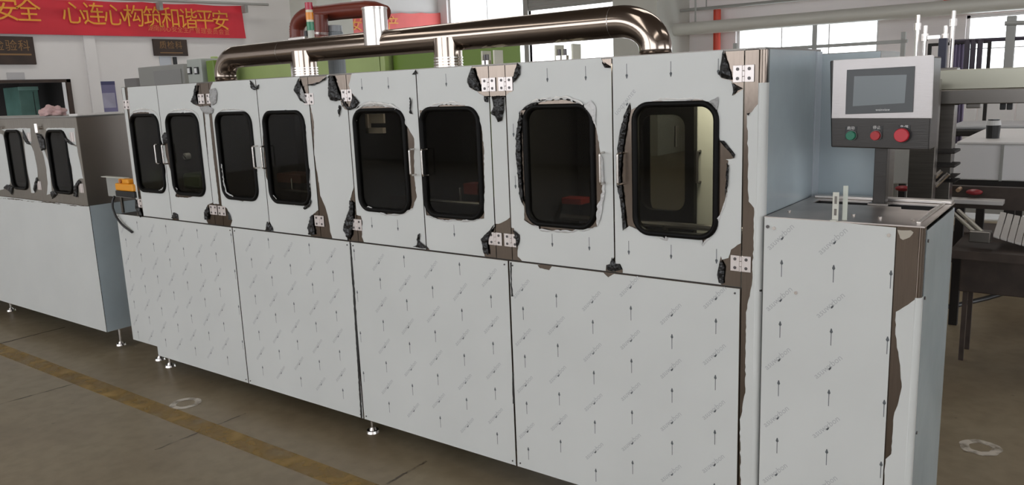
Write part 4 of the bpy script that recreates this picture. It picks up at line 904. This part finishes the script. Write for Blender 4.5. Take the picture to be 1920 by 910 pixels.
fbox('cylinder_block', 1760, 72, 1772, 130, 2.62, .05, mat('navy', (.02, .02, .05), .4), FR)
fbox('rear_strut', 1888, 30, 1898, 132, 3.4, .05, greym, FR); 
a = P3(1780, 78, 3.42); b = P3(1960, 70, 3.42)
bm = bmesh.new(); tube(bm, [a, b], .012, 8); obj('air_line', bm, mat('air_line_dark', (.06, .05, .07), .5), FR)
a = P3(1884, 44, 3.4); b = P3(1990, 40, 3.4); bm = bmesh.new(); tube(bm, [a, b], .014, 8); obj('crossbar', bm, greym, FR)
for u in (1812, 1823, 1836): fbox('air_hose', u - 3, 74, u + 3, 132, 3.35, .03, mat('hose_purple_black', (.03, .018, .035), .4), FR, bev=.006)
fbox('pneumatic_finger', 1875, 191, 1885, 206, 2.55, .03, blackm, FR); fbox('pneumatic_finger', 1888, 191, 1898, 206, 2.55, .03, blackm, FR)
fbox('sensor', 1790, 191, 1799, 197, 2.55, .03, blackm, FR); fbox('sensor', 1812, 190, 1838, 203, 2.52, .05, stm, FR)
for v in (283, 309, 331, 340): fbox('shelf_arm', 1744, v, 1790, v + (6 if v < 320 else 3), 2.45, .2, darkm, FR)
for u, v in ((1754, 330), (1766, 336)):
    a = P3(u, v, 2.4); bm = bmesh.new(); tube(bm, [(a.x - .03, 2.4, a.z - .04), (a.x + .03, 2.4, a.z + .03)], .012, 10); obj('lever', bm, steelb, FR)
# white cabinet with black motor
WC = thing('white_tank_cabinet', 'large white cabinet under the frame with a black motor on its lid', 'cabinet', (.7, 3.6, 0))
a = P3(1788, 270, 3.3); b = P3(1990, 343, 3.3)
obj('body', bx(a.x, b.x, 3.3, 4.6, b.z, a.z), mat('offwhite_panel', (.80, .79, .79), .4), WC, bevel=.01)
obj('lid', bx(a.x + .02, b.x, 3.28, 4.62, a.z, a.z + .015), whitem, WC, bevel=.004)
s_ = P3(1878, 300, 3.29); obj('seam', bx(s_.x - .008, s_.x + .008, 3.285, 3.3, b.z, a.z), greym, WC)
obj('base_frame', bx(a.x, b.x, 3.32, 4.5, b.z - .07, b.z), darkm, WC)
for xx in (a.x + .05, b.x - .05):
    for yy in (3.4, 4.4): obj('leg', bx(xx - .025, xx + .025, yy - .025, yy + .025, 0, b.z - .07), darkm, WC)
c = P3(1858, 250, 3.5); MT = thing('black_motor', 'black motor with a pale rim standing on the white cabinet', 'motor', (c.x, 3.6, a.z + .016))
r_ = abs(P3(1872, 250, 3.6).x - P3(1844, 250, 3.6).x) / 2; zt_ = P3(1858, 226, 3.6).z
obj('motor_body', cy((c.x, 3.6, a.z + .016), (c.x, 3.6, zt_ - .03), r_ * .9, r_, n=20), blackm, MT); obj('rim', cy((c.x, 3.6, zt_ - .03), (c.x, 3.6, zt_), r_ * 1.08, r_ * .95, n=20), mat('rim_grey', (.6, .6, .6), .4), MT); obj('inner_cap', cy((c.x, 3.6, zt_), (c.x, 3.6, zt_ + .008), r_ * .8, n=20), blackm, MT)
# second pale cabinet seen under the operator panel
a = P3(1668, 283, 3.2); b = P3(1716, 346, 3.2)
t = thing('pale_cabinet', 'pale cabinet seen below the operator panel left of the steel post', 'cabinet', ((a.x + b.x) / 2, 3.4, 0))
obj('body', bx(a.x - .35, b.x, 3.2, 3.9, b.z, a.z + .25), mat('pale_panel', (.52, .52, .50), .45), t, bevel=.008)
for xx in (a.x - .3, b.x - .04): obj('leg', bx(xx - .02, xx + .02, 3.3, 3.34, 0, b.z), stm, t); obj('leg', bx(xx - .02, xx + .02, 3.8, 3.84, 0, b.z), stm, t)
# dark machine bench beyond
t = thing('dark_workbench', 'dark cluttered steel bench behind the frame and motor', 'bench', (1.2, 5.8, 0))
a = P3(1775, 238, 5.4); b = P3(2040, 252, 5.4)
obj('top', bx(a.x - .6, b.x, 5.4, 6.4, b.z - .02, b.z + .03), darkm, t, bevel=.01)
obj('cloth_strip', bx(a.x, b.x, 5.5, 6.2, b.z + .03, b.z + .07), mat('bench_grey', (.45, .45, .46), .5), t, bevel=.02)
for xx in (a.x - .5, (a.x + b.x) / 2, b.x - .1): obj('leg', bx(xx - .04, xx + .04, 5.5, 5.58, 0, b.z), darkm, t); obj('leg', bx(xx - .04, xx + .04, 6.2, 6.28, 0, b.z), darkm, t)
# grey partition panels behind (seen between the beams and the motor)
t = thing('white_partition', 'white panelled partition behind the frame beams', 'partition', (1.2, 8.0, 0))
a = P3(1700, 180, 8.0); b = P3(2060, 180, 8.0); n = 5
for k in range(n): obj('panel', bx(a.x + (b.x - a.x) * k / n + .01, a.x + (b.x - a.x) * (k + 1) / n - .01, 8.0, 8.05, .3, a.z + .1), whitem, t, bevel=.006)
obj('bottom_rail', bx(a.x, b.x, 7.98, 8.07, .05, .3), greym, t)
for xx in (a.x + .05, b.x - .05): obj('foot', bx(xx - .05, xx + .05, 7.8, 8.25, 0, .05), greym, t)
# slatted chain conveyor
CV = thing('slat_conveyor', 'low conveyor with pale metal slats at the right edge', 'conveyor', (.62, 3.0, 0))
a = P3(1872, 398, 2.75); b = P3(1858, 440, 2.45)
for k in range(6):
    u0 = 1876 + k * 13; p0 = P3(u0, 397 + k * 3, 2.80); p1 = P3(u0 + 11, 399 + k * 3, 2.80); p2 = P3(u0 - 2 + k * .5, 445 + k * 4, 2.45); p3 = P3(u0 - 14 + k * .5, 441 + k * 4, 2.45)
    bm = bmesh.new(); T_ = [bm.verts.new(p) for p in (p0, p1, p2, p3)]; B_ = [bm.verts.new(p - Vector((0, 0, .012))) for p in (p0, p1, p2, p3)]
    bm.faces.new(T_); bm.faces.new(B_[::-1])
    for i in range(4): bm.faces.new((T_[i], T_[(i + 1) % 4], B_[(i + 1) % 4], B_[i]))
    obj('slat', bm, mat('slat_metal', (.50, .48, .46), .45, .3) if k == 0 else bpy.data.materials['slat_metal'], CV, bevel=.002)
a = P3(1790, 452, 2.5); b = P3(2000, 474, 2.5)
obj('skirt', bx(a.x + .02, b.x - .02, 2.62, 2.92, P3(1850, 552, 2.62).z, b.z - .05), brownm, CV, bevel=.006)
obj('bed', bx(a.x, b.x, 2.35, 2.93, b.z - .05, b.z - .005), brownm, CV)
for xx in (a.x + .05, b.x - .04):
    for yy in (2.65, 2.88): obj('leg', bx(xx - .012, xx + .012, yy, yy + .024, 0, b.z - .05), brownm, CV)
for (u0, v0, u1, v1) in ((1782, 395, 1830, 438), (1797, 395, 1842, 436)):
    bm = bmesh.new(); tube(bm, [P3(u0, v0, 2.7), P3(u1, v1, 2.45)], .011, 8); obj('rail_arm', bm, mat('arm_pale', (.45, .43, .38), .4, .5), CV)
p = P3(1838, 440, 2.45); obj('arm_bracket', bx(p.x - .05, p.x + .05, 2.42, 2.5, p.z - .04, p.z + .02), stm, CV, bevel=.004)
# roller bed between: pale strip and red parts
RB = thing('infeed_table', 'narrow steel table with red clamps between the frame and conveyor', 'table', (.4, 2.9, 0))
a = P3(1775, 371, 2.9); b = P3(1882, 384, 2.9)
obj('pale_ledge', bx(a.x, b.x, 2.85, 2.95, b.z, a.z), mat('ledge', (.55, .53, .52), .4), RB, bevel=.003)
a = P3(1745, 347, 3.0); b = P3(2000, 400, 3.0); obj('frame_plate', bx(a.x, b.x, 3.0, 3.05, b.z, a.z), brownm, RB)
obj('leg', bx(a.x + .02, a.x + .06, 3.0, 3.04, 0, b.z), darkm, RB); obj('leg', bx(b.x - .06, b.x - .02, 3.0, 3.04, 0, b.z), darkm, RB)
for u, v in ((1825, 362), (1690, 355)):
    c = P3(u, v, 2.9); bm = bmesh.new(); bmesh.ops.create_uvsphere(bm, u_segments=14, v_segments=8, radius=1)
    for vv in bm.verts: vv.co = Vector((c.x + vv.co.x * .045, 2.94 + vv.co.y * .04, c.z + vv.co.z * .018))
    obj('red_clamp', bm, mat('clamp_red', (.25, .012, .02), .4), RB, smooth=True)
c = P3(1796, 357, 2.9); obj('brass_knob', cy((c.x, 2.9, c.z), (c.x, 2.99, c.z), .012, n=12), mat('brass', (.6, .4, .25), .3, .6), RB)
# dark machine bases on the right, in shade
t = thing('dark_machine_base', 'dark machine base on the floor beneath the conveyor', 'machine base', (1.0, 5.0, 0))
a = P3(1775, 455, 4.8); b = P3(2100, 520, 4.8)
obj('cabinet', bx(a.x, b.x, 4.8, 5.3, .12, a.z + .1), brownm, t, bevel=.01)
for xx in (a.x + .1, b.x - .1): obj('foot', bx(xx - .04, xx + .04, 4.85, 4.93, 0, .12), darkm, t); obj('foot', bx(xx - .04, xx + .04, 5.2, 5.28, 0, .12), darkm, t)
# cable on the floor
cpts = [at(u, v, 'z', .008) for u, v in ((1748, 580), (1790, 574), (1850, 560), (1890, 548), (1935, 532), (1990, 505))]
bm = bmesh.new(); tube(bm, cpts, .02, 8); tag(obj('floor_cable', bm, blackm, smooth=True), 'thick dark cable lying on the floor at the right', 'cable')
# large pale pipe across the upper right
a = P3(1340, 50, 15.2); b = P3(2010, 3, 15.2); a.x = -7.6
t = thing('overhead_pipe', 'thick cream pipe crossing the upper right', 'pipe', ((a.x + b.x) / 2, 15.2, a.z))
bm = bmesh.new(); tube(bm, [a, (b.x, 15.2, a.z)], .14, 20); obj('pipe_body', bm, mat('pipe_cream', (.58, .57, .52), .35), t, smooth=True)
for s in (.08, .95): x = a.x + (b.x - a.x) * s; obj('hanger', bx(x - .015, x + .015, 15.18, 15.21, a.z + .1, 6.5), greym, t)
# thin cable tray above it
p = P3(1340, 14, 15.5); q_ = P3(1700, -8, 15.5); p.x = -7.6; t = thing('conduit', 'thin grey conduit just above the cream pipe', 'conduit', (p.x, 15.5, p.z))
bm = bmesh.new(); tube(bm, [p, (q_.x + 2, 15.5, p.z)], .035, 8); obj('tube', bm, greym, t)
for s in (.15, .6): x = p.x + (q_.x - p.x) * s; obj('hanger', bx(x - .01, x + .01, 15.49, 15.51, p.z, 6.5), greym, t)
# red fire pipe
a = P3(1338, 40, 15.8); b = P3(1351, 40, 15.8)
tag(obj('fire_pipe', cy(((a.x + b.x) / 2, 15.8, 0), ((a.x + b.x) / 2, 15.8, P3(1344, 18, 15.8).z), (b.x - a.x) / 2, n=16), mat('fire_red', (.62, .05, .02), .4)), 'vertical red fire pipe beside the wide column', 'pipe')
# violet curtain / machine hood behind the frame
t = thing('violet_curtain', 'pale violet curtain hanging behind the steel frame', 'curtain', (.3, 6.8, 0))
a = P3(1782, 84, 6.8); b = P3(1812, 134, 6.8); bm = bmesh.new(); A = []; B = []
for k in range(25): x = a.x + (b.x - a.x) * k / 24; A.append(bm.verts.new((x, 6.8 + .03 * math.sin(k * 1.3), .2))); B.append(bm.verts.new((x, 6.8 + .03 * math.sin(k * 1.3), a.z)))
for k in range(24): bm.faces.new((A[k], A[k + 1], B[k + 1], B[k]))
obj('cloth', bm, purplem, t, smooth=True); obj('curtain_rod', cy((a.x - .2, 6.8, a.z + .01), (b.x + .2, 6.8, a.z + .01), .015, n=10), darkm, t)
obj('stand', bx((a.x - .2, a.x - .17, 6.78, 6.82, 0, a.z + .02), (b.x + .17, b.x + .2, 6.78, 6.82, 0, a.z + .02)), darkm, t)
# red banner on the back wall, top right
a = P3(1768, 18, BY - .1); b = P3(2010, 35, BY - .1)
t = thing('slogan_banner', 'red banner with pale lettering above the far right window', 'banner', ((a.x + b.x) / 2, BY - .06, b.z))
obj('cloth', bx(a.x, b.x, BY - .08, BY - .07, 2.80, 3.35), mat('banner_orange_red', (.75, .07, .03), .6), t)
bm = bmesh.new(); addtext(bm, '安全生产警钟长鸣', .5, lambda v: Vector(((a.x + b.x) / 2 + v.x * .62 + .3, BY - .085, 3.06 + v.y * .8))); obj('lettering', bm, mat('banner_pale', (.85, .6, .35), .5), t)
# low railing behind, seen above the machine near the right window
t = thing('pallet_rack', 'thin steel rack with a shiny bag on top, behind the rear cabinet', 'rack', (-.5, 4.5, 0))
a = P3(1372, 86, 4.2); b = P3(1700, 86, 4.2)
obj('top_bar', bx(a.x, b.x, 4.2, 4.24, a.z - .06, a.z - .035), greym, t)
for s in (.02, .5, .98): x = a.x + (b.x - a.x) * s; obj('upright', bx(x - .015, x + .015, 4.2, 4.23, 0, a.z + (.12 if s == .5 else .02)), greym, t)
